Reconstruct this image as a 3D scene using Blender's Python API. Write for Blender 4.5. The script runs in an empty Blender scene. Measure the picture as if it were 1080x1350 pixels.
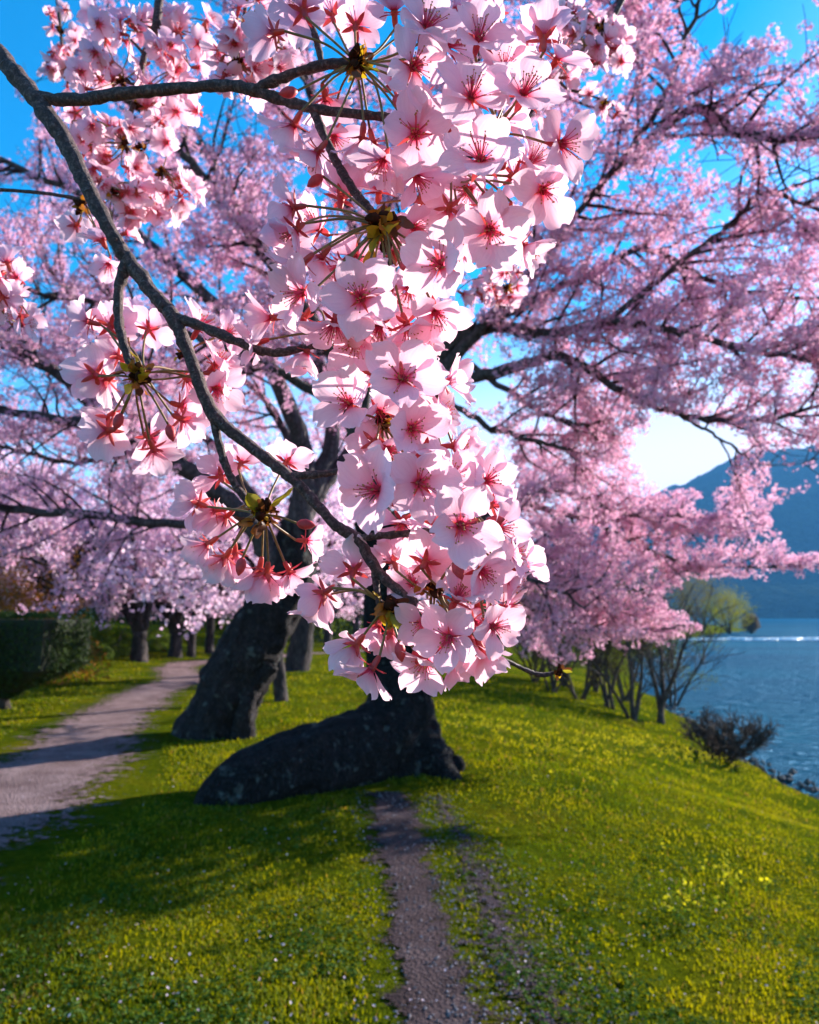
import bpy, math, random
import numpy as np
from mathutils import Matrix, Vector

R = math.radians
SC = bpy.context.scene
COL = SC.collection
rng = np.random.default_rng(7)
random.seed(7)

# ------------------------------------------------------------------ camera
CAM = np.array([0.0, 0.0, 1.6]); PITCH = R(8.0); FPX = 975.0
FWD = np.array([0, math.cos(PITCH), math.sin(PITCH)])
UPV = np.array([0, -math.sin(PITCH), math.cos(PITCH)])
RGT = np.array([1.0, 0, 0])
cd = bpy.data.cameras.new('camera'); cam = bpy.data.objects.new('camera', cd); COL.objects.link(cam)
cd.sensor_fit = 'VERTICAL'; cd.sensor_height = 36; cd.sensor_width = 28.8; cd.lens = 26
cd.clip_start = 0.02; cd.clip_end = 20000
cam.location = CAM; cam.rotation_euler = (math.pi/2 + PITCH, 0, 0)
cd.dof.use_dof = True; cd.dof.focus_distance = 0.40; cd.dof.aperture_fstop = 15
SC.camera = cam
# ------------------------------------------------------------------ sky, sun, exposure
SUN_AZ = R(52); SUN_EL = R(21)         # azimuth measured from +Y towards +X
W = bpy.data.worlds.new('World'); SC.world = W; W.use_nodes = True
nt = W.node_tree; bg = nt.nodes['Background']
sky = nt.nodes.new('ShaderNodeTexSky'); sky.sky_type = 'NISHITA'; sky.sun_disc = False
sky.sun_elevation = SUN_EL; sky.sun_rotation = SUN_AZ
sky.air_density = 1.0; sky.dust_density = 0.3; sky.ozone_density = 2.0
hs = nt.nodes.new('ShaderNodeHueSaturation'); hs.inputs['Value'].default_value = .93; hs.inputs['Saturation'].default_value = 1.65
hs.inputs['Hue'].default_value = 0.495
nt.links.new(sky.outputs[0], hs.inputs['Color'])
# thin whitish haze low in the sky
tcw = nt.nodes.new('ShaderNodeTexCoord'); sxw = nt.nodes.new('ShaderNodeSeparateXYZ'); nt.links.new(tcw.outputs['Generated'], sxw.inputs[0])
mrw = nt.nodes.new('ShaderNodeMapRange'); mrw.interpolation_type = 'SMOOTHERSTEP'
for k_, v_ in (('From Min', .46), ('From Max', 0.14), ('To Min', 0.0), ('To Max', .98)): mrw.inputs[k_].default_value = v_
nt.links.new(sxw.outputs[2], mrw.inputs['Value'])
mxw = nt.nodes.new('ShaderNodeMix'); mxw.data_type = 'RGBA'; mxw.inputs[7].default_value = (3.5, 3.4, 4.0, 1)
# ... strongest below the sun, as thin haze glows
dtw = nt.nodes.new('ShaderNodeVectorMath'); dtw.operation = 'DOT_PRODUCT'; dtw.inputs[1].default_value = (math.sin(SUN_AZ), math.cos(SUN_AZ), 0)
nt.links.new(tcw.outputs['Generated'], dtw.inputs[0])
mrx = nt.nodes.new('ShaderNodeMapRange'); mrx.interpolation_type = 'SMOOTHSTEP'
for k_, v_ in (('From Min', .05), ('From Max', .80), ('To Min', .12), ('To Max', 1.0)): mrx.inputs[k_].default_value = v_
nt.links.new(dtw.outputs['Value'], mrx.inputs['Value'])
mmw = nt.nodes.new('ShaderNodeMath'); mmw.operation = 'MULTIPLY'; nt.links.new(mrw.outputs[0], mmw.inputs[0]); nt.links.new(mrx.outputs[0], mmw.inputs[1])
nt.links.new(mmw.outputs[0], mxw.inputs[0]); nt.links.new(hs.outputs[0], mxw.inputs[6]); nt.links.new(mxw.outputs[2], bg.inputs['Color'])
bg.inputs['Strength'].default_value = 0.11
sd = bpy.data.lights.new('sun', 'SUN'); sd.energy = 4.7; sd.angle = R(0.5); sd.color = (1.0, 0.94, 0.86)
so = bpy.data.objects.new('sun', sd); COL.objects.link(so)
SDIR = Vector((math.sin(SUN_AZ)*math.cos(SUN_EL), math.cos(SUN_AZ)*math.cos(SUN_EL), math.sin(SUN_EL)))
so.rotation_euler = SDIR.to_track_quat('Z', 'Y').to_euler(); so.location = (20, 20, 30)
SC.view_settings.view_transform = 'Standard'; SC.view_settings.look = 'None'
SC.view_settings.exposure = 1.7; SC.view_settings.gamma = 1.0; SC.view_settings.use_curve_mapping = False
SC.render.engine = 'CYCLES'
SC.cycles.use_denoising = True
SC.cycles.max_bounces = 14; SC.cycles.diffuse_bounces = 12; SC.cycles.transmission_bounces = 12
SC.cycles.volume_bounces = 0; SC.cycles.transparent_max_bounces = 8
SC.cycles.sample_clamp_indirect = 6

# ------------------------------------------------------------------ helpers
def P(px, py, d):
    """the place seen at a pixel of the 1080x1350 photograph, d metres along the view axis"""
    return CAM + d*FWD + (px-540)/FPX*d*RGT + (675-py)/FPX*d*UPV
def proj(p):
    q = np.asarray(p) - CAM; d = q@FWD; d = np.where(d < 1e-3, 1e-3, d)
    return 540+FPX*(q@RGT)/d, 675-FPX*(q@UPV)/d, d
def G(px, py, z=0.0):
    v = FWD + (px-540)/FPX*RGT + (675-py)/FPX*UPV
    return CAM + v*((z-CAM[2])/v[2])
def sstep(a, b, x):
    t = np.clip((x-a)/(b-a), 0, 1); return t*t*(3-2*t)
SH_Y = np.array([-50, 0, 6, 12, 14, 17.5, 23, 32, 50, 80, 120, 150, 165, 185, 240, 900])
SH_X = np.array([6.0, 6.0, 6.2, 6.35, 6.5, 6.85, 7.9, 9.6, 15, 27, 50, 70, 60, -20, -200, -500])
LAKE_Z = -1.2
def vn(x, y, s=1.0, k=0.0):
    x = x/s; y = y/s
    return (np.sin(1.3*x+2.1*y+k)+np.sin(-2.3*x+1.1*y+1.7+2*k)+np.sin(3.1*x+2.7*y+.6-k)*.6+np.sin(5.3*x-4.1*y+2.2+k)*.4)/3
def H(x, y):
    x = np.asarray(x, float); y = np.asarray(y, float)
    d = np.interp(y, SH_Y, SH_X) + .12*vn(x*0, y, .5) + .3*vn(x*0, y, 2.1, 1) - x
    wd = np.interp(y, [0, 30, 80, 150], [5.4, 6.5, 10, 12])
    h = LAKE_Z*(1-sstep(0, 1, (d+.6)/(wd+.6))**.8)
    h = np.where(d < .25, np.minimum(h, LAKE_Z+.16) - .5*np.clip(.25-d, 0, 8), h)
    h += .025*vn(x, y, .8)+.05*vn(x, y, 3.2, 2)*sstep(3, 9, y)
    h += sstep(-6, -15, x)*sstep(16, 30, y)*1.2           # low rise at the left of the path
    return h
def H1(x, y): return float(H(x, y))

def GH(px, py):
    """where the sight line through a pixel first meets the ground"""
    v = FWD + (px-540)/FPX*RGT + (675-py)/FPX*UPV; t = np.geomspace(1.5, 160, 4000)
    q = CAM+v*t[:, None]; k = np.argmax(q[:, 2] < np.maximum(H(q[:, 0], q[:, 1]), LAKE_Z)); return q[k if k else -1]
class Geo:
    """collects geometry; build() links it as ONE mesh object"""
    def __init__(s): s.V = []; s.F = {}; s.n = 0; s.C = []; s.UV = []; s.M = {}
    def add(s, V, F, col=None, uv=None, mi=0):
        V = np.asarray(V, float).reshape(-1, 3)
        for f in (F if isinstance(F, list) and isinstance(F[0], np.ndarray) else [F]):
            f = np.asarray(f, np.int64)
            if len(f):
                s.F.setdefault(f.shape[1], []).append(f+s.n)
                s.M.setdefault(f.shape[1], []).append(np.full(len(f), mi))
        s.V.append(V)
        c = np.ones((len(V), 4)) if col is None else np.broadcast_to(np.asarray(col, float), (len(V), np.asarray(col).shape[-1]))
        if c.shape[1] == 3: c = np.hstack([c, np.ones((len(V), 1))])
        s.C.append(c)
        s.UV.append(np.zeros((len(V), 2)) if uv is None else np.asarray(uv, float))
        s.n += len(V)
        return s
    def mesh(s, name, mats, smooth=True):
        me = bpy.data.meshes.new(name)
        V = np.concatenate(s.V); C = np.concatenate(s.C); UV = np.concatenate(s.UV)
        loops = []; starts = []; tot = []; mi = []; o = 0
        for k in sorted(s.F):
            f = np.concatenate(s.F[k]); loops.append(f.ravel())
            starts.append(o+np.arange(len(f))*k); tot.append(np.full(len(f), k)); o += f.size
            mi.append(np.concatenate(s.M[k]))
        L = np.concatenate(loops).astype(np.int32)
        me.vertices.add(len(V)); me.vertices.foreach_set('co', V.ravel().astype(np.float32))
        me.loops.add(len(L)); me.loops.foreach_set('vertex_index', L)
        st = np.concatenate(starts).astype(np.int32)
        me.polygons.add(len(st)); me.polygons.foreach_set('loop_start', st)
        me.polygons.foreach_set('loop_total', np.concatenate(tot).astype(np.int32))
        me.polygons.foreach_set('material_index', np.concatenate(mi).astype(np.int32))
        me.polygons.foreach_set('use_smooth', np.full(len(st), smooth))
        ca = me.color_attributes.new('Col', 'FLOAT_COLOR', 'POINT'); ca.data.foreach_set('color', C.ravel().astype(np.float32))
        uv = me.uv_layers.new(name='UVMap'); uv.data.foreach_set('uv', UV[L].ravel().astype(np.float32))
        for m in (mats if isinstance(mats, (list, tuple)) else [mats]): me.materials.append(m)
        me.update(calc_edges=True); me.validate()
        return me
    def build(s, name, mats, parent=None, smooth=True, loc=None):
        me = s.mesh(name, mats, smooth)
        return link(name, me, parent, Matrix.Translation(loc) if loc is not None else None)
def link(name, me, parent=None, mat=None):
    o = bpy.data.objects.new(name, me); COL.objects.link(o)
    if parent is not None: o.parent = parent
    if mat is not None: o.matrix_basis = mat
    return o
def tag(o, label=None, cat=None, group=None, kind=None):
    for k, v in (('label', label), ('category', cat), ('group', group), ('kind', kind)):
        if v: o[k] = v
    return o
def empty(name, loc, label, cat, group=None):
    o = bpy.data.objects.new(name, None); COL.objects.link(o); o.location = loc; o.empty_display_size = .1
    return tag(o, label, cat, group)

def spline(pts, n, rad=None):
    """Catmull-Rom through pts, n samples per span"""
    p = np.asarray(pts, float)
    e = np.vstack([2*p[0]-p[1], p, 2*p[-1]-p[-2]])
    out = []; ro = []
    t = np.linspace(0, 1, n, endpoint=False)[:, None]
    for i in range(len(p)-1):
        a, b, c, d = e[i:i+4]
        out.append(.5*((2*b)+(-a+c)*t+(2*a-5*b+4*c-d)*t**2+(-a+3*b-3*c+d)*t**3))
        if rad is not None: ro.append(rad[i]+(rad[i+1]-rad[i])*t[:, 0])
    out.append(p[-1:])
    if rad is not None:
        ro.append([rad[-1]]); return np.vstack(out), np.concatenate(ro)
    return np.vstack(out)
def tube(pts, rad, sides=8, noise=0.0, nz=1.0, capend=True, ridge=0):
    p = np.asarray(pts, float); n = len(p); rad = np.broadcast_to(np.asarray(rad, float), (n,))
    t = np.gradient(p, axis=0); t /= np.linalg.norm(t, axis=1)[:, None]+1e-12
    a = np.cross(t[0], [0.31, .2, .93]);
    if np.linalg.norm(a) < .1: a = np.cross(t[0], [1, 0, 0])
    U = np.zeros((n, 3)); a /= np.linalg.norm(a)
    for i in range(n):
        a = a - t[i]*(a@t[i]); a /= np.linalg.norm(a)+1e-12; U[i] = a
    Vv = np.cross(t, U)
    th = np.linspace(0, 2*math.pi, sides, endpoint=False)
    s = np.concatenate([[0], np.cumsum(np.linalg.norm(np.diff(p, axis=0), axis=1))])
    rr = np.repeat(rad[:, None], sides, 1)
    if noise:
        q = rng.uniform(0, 9)
        A, B = np.meshgrid(th, s/nz)
        f = np.sin(2*A+3*B+q)*.4+np.sin(3*A-5*B+2*q)*.35+np.sin(5*A+9*B+q)*.3+np.sin(7*A+2*B-q)*.3+np.sin(17*B+A+q)*.3
        if ridge: f = f+ridge*(np.sin(11*A+2.0*np.sin(2.1*B+q)+q)*.5+np.sin(19*A-1.5*np.sin(3.3*B)+2*q)*.35+.8*np.maximum(0, np.sin(4*A+2.2*B+q)*np.sin(3.1*B+1.7*q)-.55)*3)
        rr = rr*(1+noise*f)
    V = p[:, None, :]+rr[:, :, None]*(np.cos(th)[None, :, None]*U[:, None, :]+np.sin(th)[None, :, None]*Vv[:, None, :])
    V = V.reshape(-1, 3)
    i = np.arange(n-1)[:, None]*sides; j = np.arange(sides)[None, :]; k = (np.arange(sides)+1) % sides
    F = np.stack([i+j, i+k[None, :], i+sides+k[None, :], i+sides+j], -1).reshape(-1, 4)
    uv = np.stack([np.tile(th/(2*math.pi), n), np.repeat(s, sides)], -1)
    Fs = [F]
    if capend:
        V = np.vstack([V, p[-1]+t[-1]*rad[-1]*.3, p[0]]); m = n*sides
        uv = np.vstack([uv, [[.5, s[-1]], [.5, 0]]])
        jj = np.arange(sides); b = (n-1)*sides
        Fs.append(np.stack([b+jj, b+(jj+1) % sides, np.full(sides, m)], -1))
        Fs.append(np.stack([(jj+1) % sides, jj, np.full(sides, m+1)], -1))
    return V, Fs, uv
def add_tube(g, pts, rad, sides=8, col=None, mi=0, **k):
    V, F, uv = tube(pts, rad, sides, **k); g.add(V, F, col, uv, mi)
def frame(f, roll=0.0):
    """rotation matrix whose z column is f"""
    f = np.asarray(f, float); f = f/np.linalg.norm(f)
    a = np.array([0, 0, 1.]) if abs(f[2]) < .9 else np.array([1., 0, 0])
    x = np.cross(a, f); x /= np.linalg.norm(x); y = np.cross(f, x)
    c, s = math.cos(roll), math.sin(roll)
    return np.stack([c*x+s*y, -s*x+c*y, f], 1)
def unit(v): v = np.asarray(v, float); return v/(np.linalg.norm(v, axis=-1, keepdims=True)+1e-12)
def mat4(rot, loc, s=1.0):
    m = np.eye(4); m[:3, :3] = rot*s; m[:3, 3] = loc
    return Matrix([list(map(float, r)) for r in m])

# ------------------------------------------------------------------ materials
def newmat(name):
    m = bpy.data.materials.new(name); m.use_nodes = True; t = m.node_tree; t.nodes.clear()
    out = t.nodes.new('ShaderNodeOutputMaterial')
    return m, t, out
def N(t, typ, **kw):
    n = t.nodes.new(typ)
    for k, v in kw.items():
        if k in n.inputs: n.inputs[k].default_value = v
        else: setattr(n, k, v)
    return n
def ramp(t, stops):
    r = t.nodes.new('ShaderNodeValToRGB'); e = r.color_ramp.elements
    while len(e) < len(stops): e.new(.5)
    for i, (p, c) in enumerate(stops): e[i].position = p; e[i].color = (*c, 1)
    return r
def mixc(t, a, b, f, mode='MIX'):
    m = t.nodes.new('ShaderNodeMix'); m.data_type = 'RGBA'; m.blend_type = mode
    for sock, v in ((m.inputs[0], f), (m.inputs[6], a), (m.inputs[7], b)):
        if hasattr(v, 'links'): t.links.new(v, sock)
        elif isinstance(v, (int, float)): sock.default_value = v
        else: sock.default_value = (*v, 1)
    return m.outputs[2]
def leaf_shader(t, out, color, trans=.5, rough=.5, gloss=.04, tcol=None, bump=None):
    d = N(t, 'ShaderNodeBsdfDiffuse'); tr = N(t, 'ShaderNodeBsdfTranslucent'); mx = N(t, 'ShaderNodeMixShader')
    mx.inputs[0].default_value = trans
    t.links.new(color, d.inputs['Color']); t.links.new(tcol or color, tr.inputs['Color'])
    t.links.new(d.outputs[0], mx.inputs[1]); t.links.new(tr.outputs[0], mx.inputs[2])
    gl = N(t, 'ShaderNodeBsdfGlossy', Roughness=rough); m2 = N(t, 'ShaderNodeMixShader'); m2.inputs[0].default_value = gloss
    t.links.new(mx.outputs[0], m2.inputs[1]); t.links.new(gl.outputs[0], m2.inputs[2])
    if bump:
        for n in (d, tr, gl): t.links.new(bump, n.inputs['Normal'])
    t.links.new(m2.outputs[0], out.inputs['Surface'])
def attr_leaf(name, trans=.5, gloss=.03, rough=.5, tint=(1, 1, 1)):
    m, t, out = newmat(name)
    a = N(t, 'ShaderNodeVertexColor', layer_name='Col')
    tc = mixc(t, a.outputs[0], tint, 1.0, 'MULTIPLY')
    leaf_shader(t, out, a.outputs[0], trans, rough, gloss, tc)
    return m
def bark(name, c1, c2, scale=6.0, stretch=.25, bump=.6, lich=None, dist=.02):
    m, t, out = newmat(name)
    tc = N(t, 'ShaderNodeTexCoord'); mp = N(t, 'ShaderNodeMapping'); mp.inputs['Scale'].default_value = (1, 1, stretch)
    t.links.new(tc.outputs['Object'], mp.inputs['Vector'])
    n1 = N(t, 'ShaderNodeTexNoise', Scale=scale, Detail=7.0, Roughness=.65); t.links.new(mp.outputs[0], n1.inputs['Vector'])
    v = N(t, 'ShaderNodeTexVoronoi', Scale=scale*2.2); v.feature = 'DISTANCE_TO_EDGE'; t.links.new(mp.outputs[0], v.inputs['Vector'])
    r = ramp(t, [(.3, c1), (.7, c2)]); t.links.new(n1.outputs[0], r.inputs[0])
    vr = ramp(t, [(0, (.35, .35, .35)), (.25, (1, 1, 1))]); t.links.new(v.outputs['Distance'], vr.inputs[0])
    col = mixc(t, r.outputs[0], vr.outputs[0], .8, 'MULTIPLY')
    if lich:
        n2 = N(t, 'ShaderNodeTexNoise', Scale=scale*.6, Detail=5.0); t.links.new(tc.outputs['Object'], n2.inputs['Vector'])
        lr = ramp(t, [(.60, (0, 0, 0)), (.68, (1, 1, 1))]); t.links.new(n2.outputs[0], lr.inputs[0])
        col = mixc(t, col, lich, lr.outputs[0])
    b = N(t, 'ShaderNodeBsdfPrincipled', Roughness=.9); b.inputs['Specular IOR Level'].default_value = .15
    t.links.new(col, b.inputs['Base Color'])
    ad = N(t, 'ShaderNodeMath', operation='ADD'); t.links.new(n1.outputs[0], ad.inputs[0]); t.links.new(vr.outputs[0], ad.inputs[1])
    bp = N(t, 'ShaderNodeBump', Strength=bump, Distance=dist); t.links.new(ad.outputs[0], bp.inputs['Height'])
    t.links.new(bp.outputs[0], b.inputs['Normal']); t.links.new(b.outputs[0], out.inputs['Surface'])
    return m
def simple(name, c, rough=.7, spec=.3):
    m, t, out = newmat(name)
    tc = N(t, 'ShaderNodeTexCoord'); n = N(t, 'ShaderNodeTexNoise', Scale=220.0, Detail=3.0); t.links.new(tc.outputs['Object'], n.inputs['Vector'])
    r = ramp(t, [(.3, tuple(x*.7 for x in c)), (.7, tuple(min(1, x*1.25) for x in c))]); t.links.new(n.outputs[0], r.inputs[0])
    b = N(t, 'ShaderNodeBsdfPrincipled', Roughness=rough); b.inputs['Specular IOR Level'].default_value = spec
    t.links.new(r.outputs[0], b.inputs['Base Color']); t.links.new(b.outputs[0], out.inputs['Surface'])
    return m

M_BARK = bark('old_cherry_bark', (.010, .008, .008), (.042, .035, .036), 15, .35, 1.0, (.085, .092, .085), .05)
M_LIMB = bark('cherry_limb_bark', (.05, .04, .044), (.145, .12, .125), 10, .4, .5)
M_BARK2 = bark('far_cherry_bark', (.02, .016, .017), (.09, .07, .065), 6, .3, .7)
M_TWIGBARK = bark('twig_bark', (.04, .026, .032), (.10, .07, .08), 14, .5, .3)
M_SHRUBBARK = bark('shrub_bark', (.05, .035, .028), (.14, .10, .08), 8, .4, .4)
M_CROWN = attr_leaf('cherry_blossom', .55, .02, .5, (1, .93, .97))
M_LEAF = attr_leaf('small_leaves', .4, .01, .6, (1, 1, .6))
M_GRASS = attr_leaf('grass_blades', .5, .008, .6, (1.3, 1.1, .2))
M_LITTER = attr_leaf('fallen_petals', .3, .02)

def near_petal():
    m, t, out = newmat('near_petal')
    uv = N(t, 'ShaderNodeUVMap', uv_map='UVMap'); sx = N(t, 'ShaderNodeSeparateXYZ'); t.links.new(uv.outputs[0], sx.inputs[0])
    oi = N(t, 'ShaderNodeObjectInfo')
    r = ramp(t, [(0, (.78, .012, .07)), (.09, (.86, .10, .22)), (.21, (.93, .47, .60)), (.42, (.95, .66, .755)), (1, (.96, .765, .83))])
    t.links.new(sx.outputs[1], r.inputs[0])
    # fine veins running along the petal
    mp = N(t, 'ShaderNodeMapping'); mp.inputs['Scale'].default_value = (11, 1.2, 1); t.links.new(uv.outputs[0], mp.inputs['Vector'])
    vn_ = N(t, 'ShaderNodeTexNoise', Scale=2.2, Detail=4.0); t.links.new(mp.outputs[0], vn_.inputs['Vector'])
    vr = ramp(t, [(.35, (.95, .89, .93)), (.6, (1, 1, 1))]); t.links.new(vn_.outputs[0], vr.inputs[0])
    c = mixc(t, r.outputs[0], vr.outputs[0], .8, 'MULTIPLY')
    rr = ramp(t, [(0, (1, .88, .94)), (1, (1, 1, 1))]); t.links.new(oi.outputs['Random'], rr.inputs[0])
    c = mixc(t, c, rr.outputs[0], .8, 'MULTIPLY')
    bp = N(t, 'ShaderNodeBump', Strength=.35, Distance=.0006); t.links.new(vn_.outputs[0], bp.inputs['Height'])
    tc = mixc(t, c, (1, .90, .93), 1.0, 'MULTIPLY')
    leaf_shader(t, out, c, .58, .45, .03, tc, bp.outputs[0])
    return m
M_PETAL = near_petal()
def calyx_mat():
    m, t, out = newmat('calyx'); tc = N(t, 'ShaderNodeTexCoord'); n = N(t, 'ShaderNodeTexNoise', Scale=260.0, Detail=3.0); t.links.new(tc.outputs['Object'], n.inputs['Vector'])
    r = ramp(t, [(.3, (.50, .03, .06)), (.7, (.66, .11, .07))]); t.links.new(n.outputs[0], r.inputs[0]); leaf_shader(t, out, r.outputs[0], .4, .4, .04); return m
M_CALYX = calyx_mat()
M_CENTRE = simple('flower_centre', (.62, .05, .06), .55)
M_STALK = simple('flower_stalk', (.22, .13, .045), .5)
M_FIL = simple('filament', (.85, .07, .16), .5)
M_ANTH = simple('anther', (.50, .20, .05), .6)
M_SCALE_B = simple('bud_scale_brown', (.34, .13, .025), .6)
M_SCALE_Y = attr_leaf('bud_scale_yellow', .45, .03)
M_SCALE_D = simple('bud_dark', (.045, .014, .008), .95, .05)
def near_bark():
    m, t, out = newmat('near_branch_bark')
    tc = N(t, 'ShaderNodeTexCoord')
    n1 = N(t, 'ShaderNodeTexNoise', Scale=420.0, Detail=6.0, Roughness=.75); t.links.new(tc.outputs['Object'], n1.inputs['Vector'])
    r = ramp(t, [(.34, (.020, .007, .007)), (.52, (.090, .040, .038)), (.68, (.28, .17, .16))]); t.links.new(n1.outputs[0], r.inputs[0])
    uv = N(t, 'ShaderNodeUVMap', uv_map='UVMap'); mp = N(t, 'ShaderNodeMapping'); mp.inputs['Scale'].default_value = (2.2, 330, 1)
    t.links.new(uv.outputs[0], mp.inputs['Vector'])
    v = N(t, 'ShaderNodeTexVoronoi', Scale=1.0); t.links.new(mp.outputs[0], v.inputs['Vector'])
    lr = ramp(t, [(.10, (1, 1, 1)), (.20, (0, 0, 0))]); t.links.new(v.outputs['Distance'], lr.inputs[0])
    c = mixc(t, r.outputs[0], (.22, .15, .15), lr.outputs[0])
    ad = N(t, 'ShaderNodeMath', operation='ADD'); t.links.new(n1.outputs[0], ad.inputs[0]); t.links.new(lr.outputs[0], ad.inputs[1])
    bp = N(t, 'ShaderNodeBump', Strength=1.0, Distance=.0025); t.links.new(ad.outputs[0], bp.inputs['Height'])
    b = N(t, 'ShaderNodeBsdfPrincipled', Roughness=.7); t.links.new(c, b.inputs['Base Color']); t.links.new(bp.outputs[0], b.inputs['Normal'])
    t.links.new(b.outputs[0], out.inputs['Surface'])
    return m
M_NBARK = near_bark()

# ------------------------------------------------------------------ ground, paths, lake, hills
def ground_mat():
    m, t, out = newmat('lawn')
    tc = N(t, 'ShaderNodeTexCoord'); geo = tc.outputs['Object']
    n1 = N(t, 'ShaderNodeTexNoise', Scale=.9, Detail=6.0, Roughness=.6); n2 = N(t, 'ShaderNodeTexNoise', Scale=14.0, Detail=6.0, Roughness=.7)
    n3 = N(t, 'ShaderNodeTexNoise', Scale=90.0, Detail=4.0)
    for n in (n1, n2, n3): t.links.new(geo, n.inputs['Vector'])
    r1 = ramp(t, [(.30, (.05, .09, .006)), (.52, (.11, .135, .006)), (.72, (.18, .16, .010))]); t.links.new(n1.outputs[0], r1.inputs[0])
    r2 = ramp(t, [(.3, (.45, .5, .4)), (.65, (1.15, 1.1, 1.0))]); t.links.new(n2.outputs[0], r2.inputs[0])
    c = mixc(t, r1.outputs[0], r2.outputs[0], .9, 'MULTIPLY')
    r3 = ramp(t, [(.35, (.5, .5, .5)), (.6, (1, 1, 1))]); t.links.new(n3.outputs[0], r3.inputs[0])
    c = mixc(t, c, r3.outputs[0], .7, 'MULTIPLY')
    d = N(t, 'ShaderNodeBsdfDiffuse'); t.links.new(c, d.inputs['Color'])
    ad = N(t, 'ShaderNodeMath', operation='ADD'); t.links.new(n2.outputs[0], ad.inputs[0]); t.links.new(n3.outputs[0], ad.inputs[1])
    bp = N(t, 'ShaderNodeBump', Strength=1.0, Distance=.06); t.links.new(ad.outputs[0], bp.inputs['Height']); t.links.new(bp.outputs[0], d.inputs['Normal'])
    t.links.new(d.outputs[0], out.inputs['Surface'])
    return m
def soil_mat(name, c1, c2, c3, rag=1.0, off=0.0):
    m, t, out = newmat(name)
    tc = N(t, 'ShaderNodeTexCoord'); geo = tc.outputs['Object']
    n1 = N(t, 'ShaderNodeTexNoise', Scale=2.5, Detail=6.0, Roughness=.65); n2 = N(t, 'ShaderNodeTexNoise', Scale=45.0, Detail=6.0, Roughness=.75)
    v = N(t, 'ShaderNodeTexVoronoi', Scale=60.0)
    for n in (n1, n2, v): t.links.new(geo, n.inputs['Vector'])
    r = ramp(t, [(.3, c1), (.55, c2), (.75, c3)]); t.links.new(n1.outputs[0], r.inputs[0])
    r2 = ramp(t, [(.3, (.45, .45, .47)), (.65, (1.2, 1.2, 1.2))]); t.links.new(n2.outputs[0], r2.inputs[0])
    c = mixc(t, r.outputs[0], r2.outputs[0], .9, 'MULTIPLY')
    d = N(t, 'ShaderNodeBsdfDiffuse'); t.links.new(c, d.inputs['Color'])
    ad = N(t, 'ShaderNodeMath', operation='ADD'); t.links.new(n2.outputs[0], ad.inputs[0]); t.links.new(v.outputs['Distance'], ad.inputs[1])
    bp = N(t, 'ShaderNodeBump', Strength=.9, Distance=.03); t.links.new(ad.outputs[0], bp.inputs['Height']); t.links.new(bp.outputs[0], d.inputs['Normal'])
    # worn edge: turf and soil interlock, so the strip ends in crumbs instead of a line
    uv = N(t, 'ShaderNodeUVMap', uv_map='UVMap'); sx = N(t, 'ShaderNodeSeparateXYZ'); t.links.new(uv.outputs[0], sx.inputs[0])
    n3 = N(t, 'ShaderNodeTexNoise', Scale=9.0 if rag < 2 else 16.0, Detail=9.0, Roughness=.8); t.links.new(geo, n3.inputs['Vector'])
    ms = N(t, 'ShaderNodeMath', operation='MULTIPLY_ADD'); ms.inputs[1].default_value = 2.6*rag; ms.inputs[2].default_value = -1.3*rag+.45+off; t.links.new(n3.outputs[0], ms.inputs[0])
    a2 = N(t, 'ShaderNodeMath', operation='ADD'); t.links.new(sx.outputs[0], a2.inputs[0]); t.links.new(ms.outputs[0], a2.inputs[1])
    lt_ = N(t, 'ShaderNodeMapRange'); lt_.inputs['From Min'].default_value = .92; lt_.inputs['From Max'].default_value = 1.05; t.links.new(a2.outputs[0], lt_.inputs['Value'])
    tr = N(t, 'ShaderNodeBsdfTransparent'); mx = N(t, 'ShaderNodeMixShader'); t.links.new(lt_.outputs[0], mx.inputs[0]); t.links.new(d.outputs[0], mx.inputs[1]); t.links.new(tr.outputs[0], mx.inputs[2])
    t.links.new(mx.outputs[0], out.inputs['Surface'])
    return m
def axis(parts):
    return np.unique(np.concatenate([np.arange(a, b, s) for a, b, s in parts]))
def grid(xs, ys, zf):
    X, Y = np.meshgrid(xs, ys); Z = zf(X, Y); V = np.stack([X, Y, Z], -1).reshape(-1, 3)
    nx, ny = len(xs), len(ys); i = np.arange(ny-1)[:, None]*nx+np.arange(nx-1)[None, :]
    F = np.stack([i, i+1, i+nx+1, i+nx], -1).reshape(-1, 4)
    return V, F
M_LAWN = ground_mat()
xs = axis([(-900, -60, 60), (-60, -14, 2), (-14, 12, .16), (12, 40, 1), (40, 100, 4), (100, 301, 50)])
ys = axis([(-40, 1, 4), (1, 20, .16), (20, 40, .5), (40, 200, 4), (200, 901, 60)])
V, F = grid(xs, ys, H)
lawn = Geo().add(V, F).build('lawn', M_LAWN); tag(lawn, 'sunlit yellow green lawn sloping down to the lake', None, kind='structure')

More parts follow.
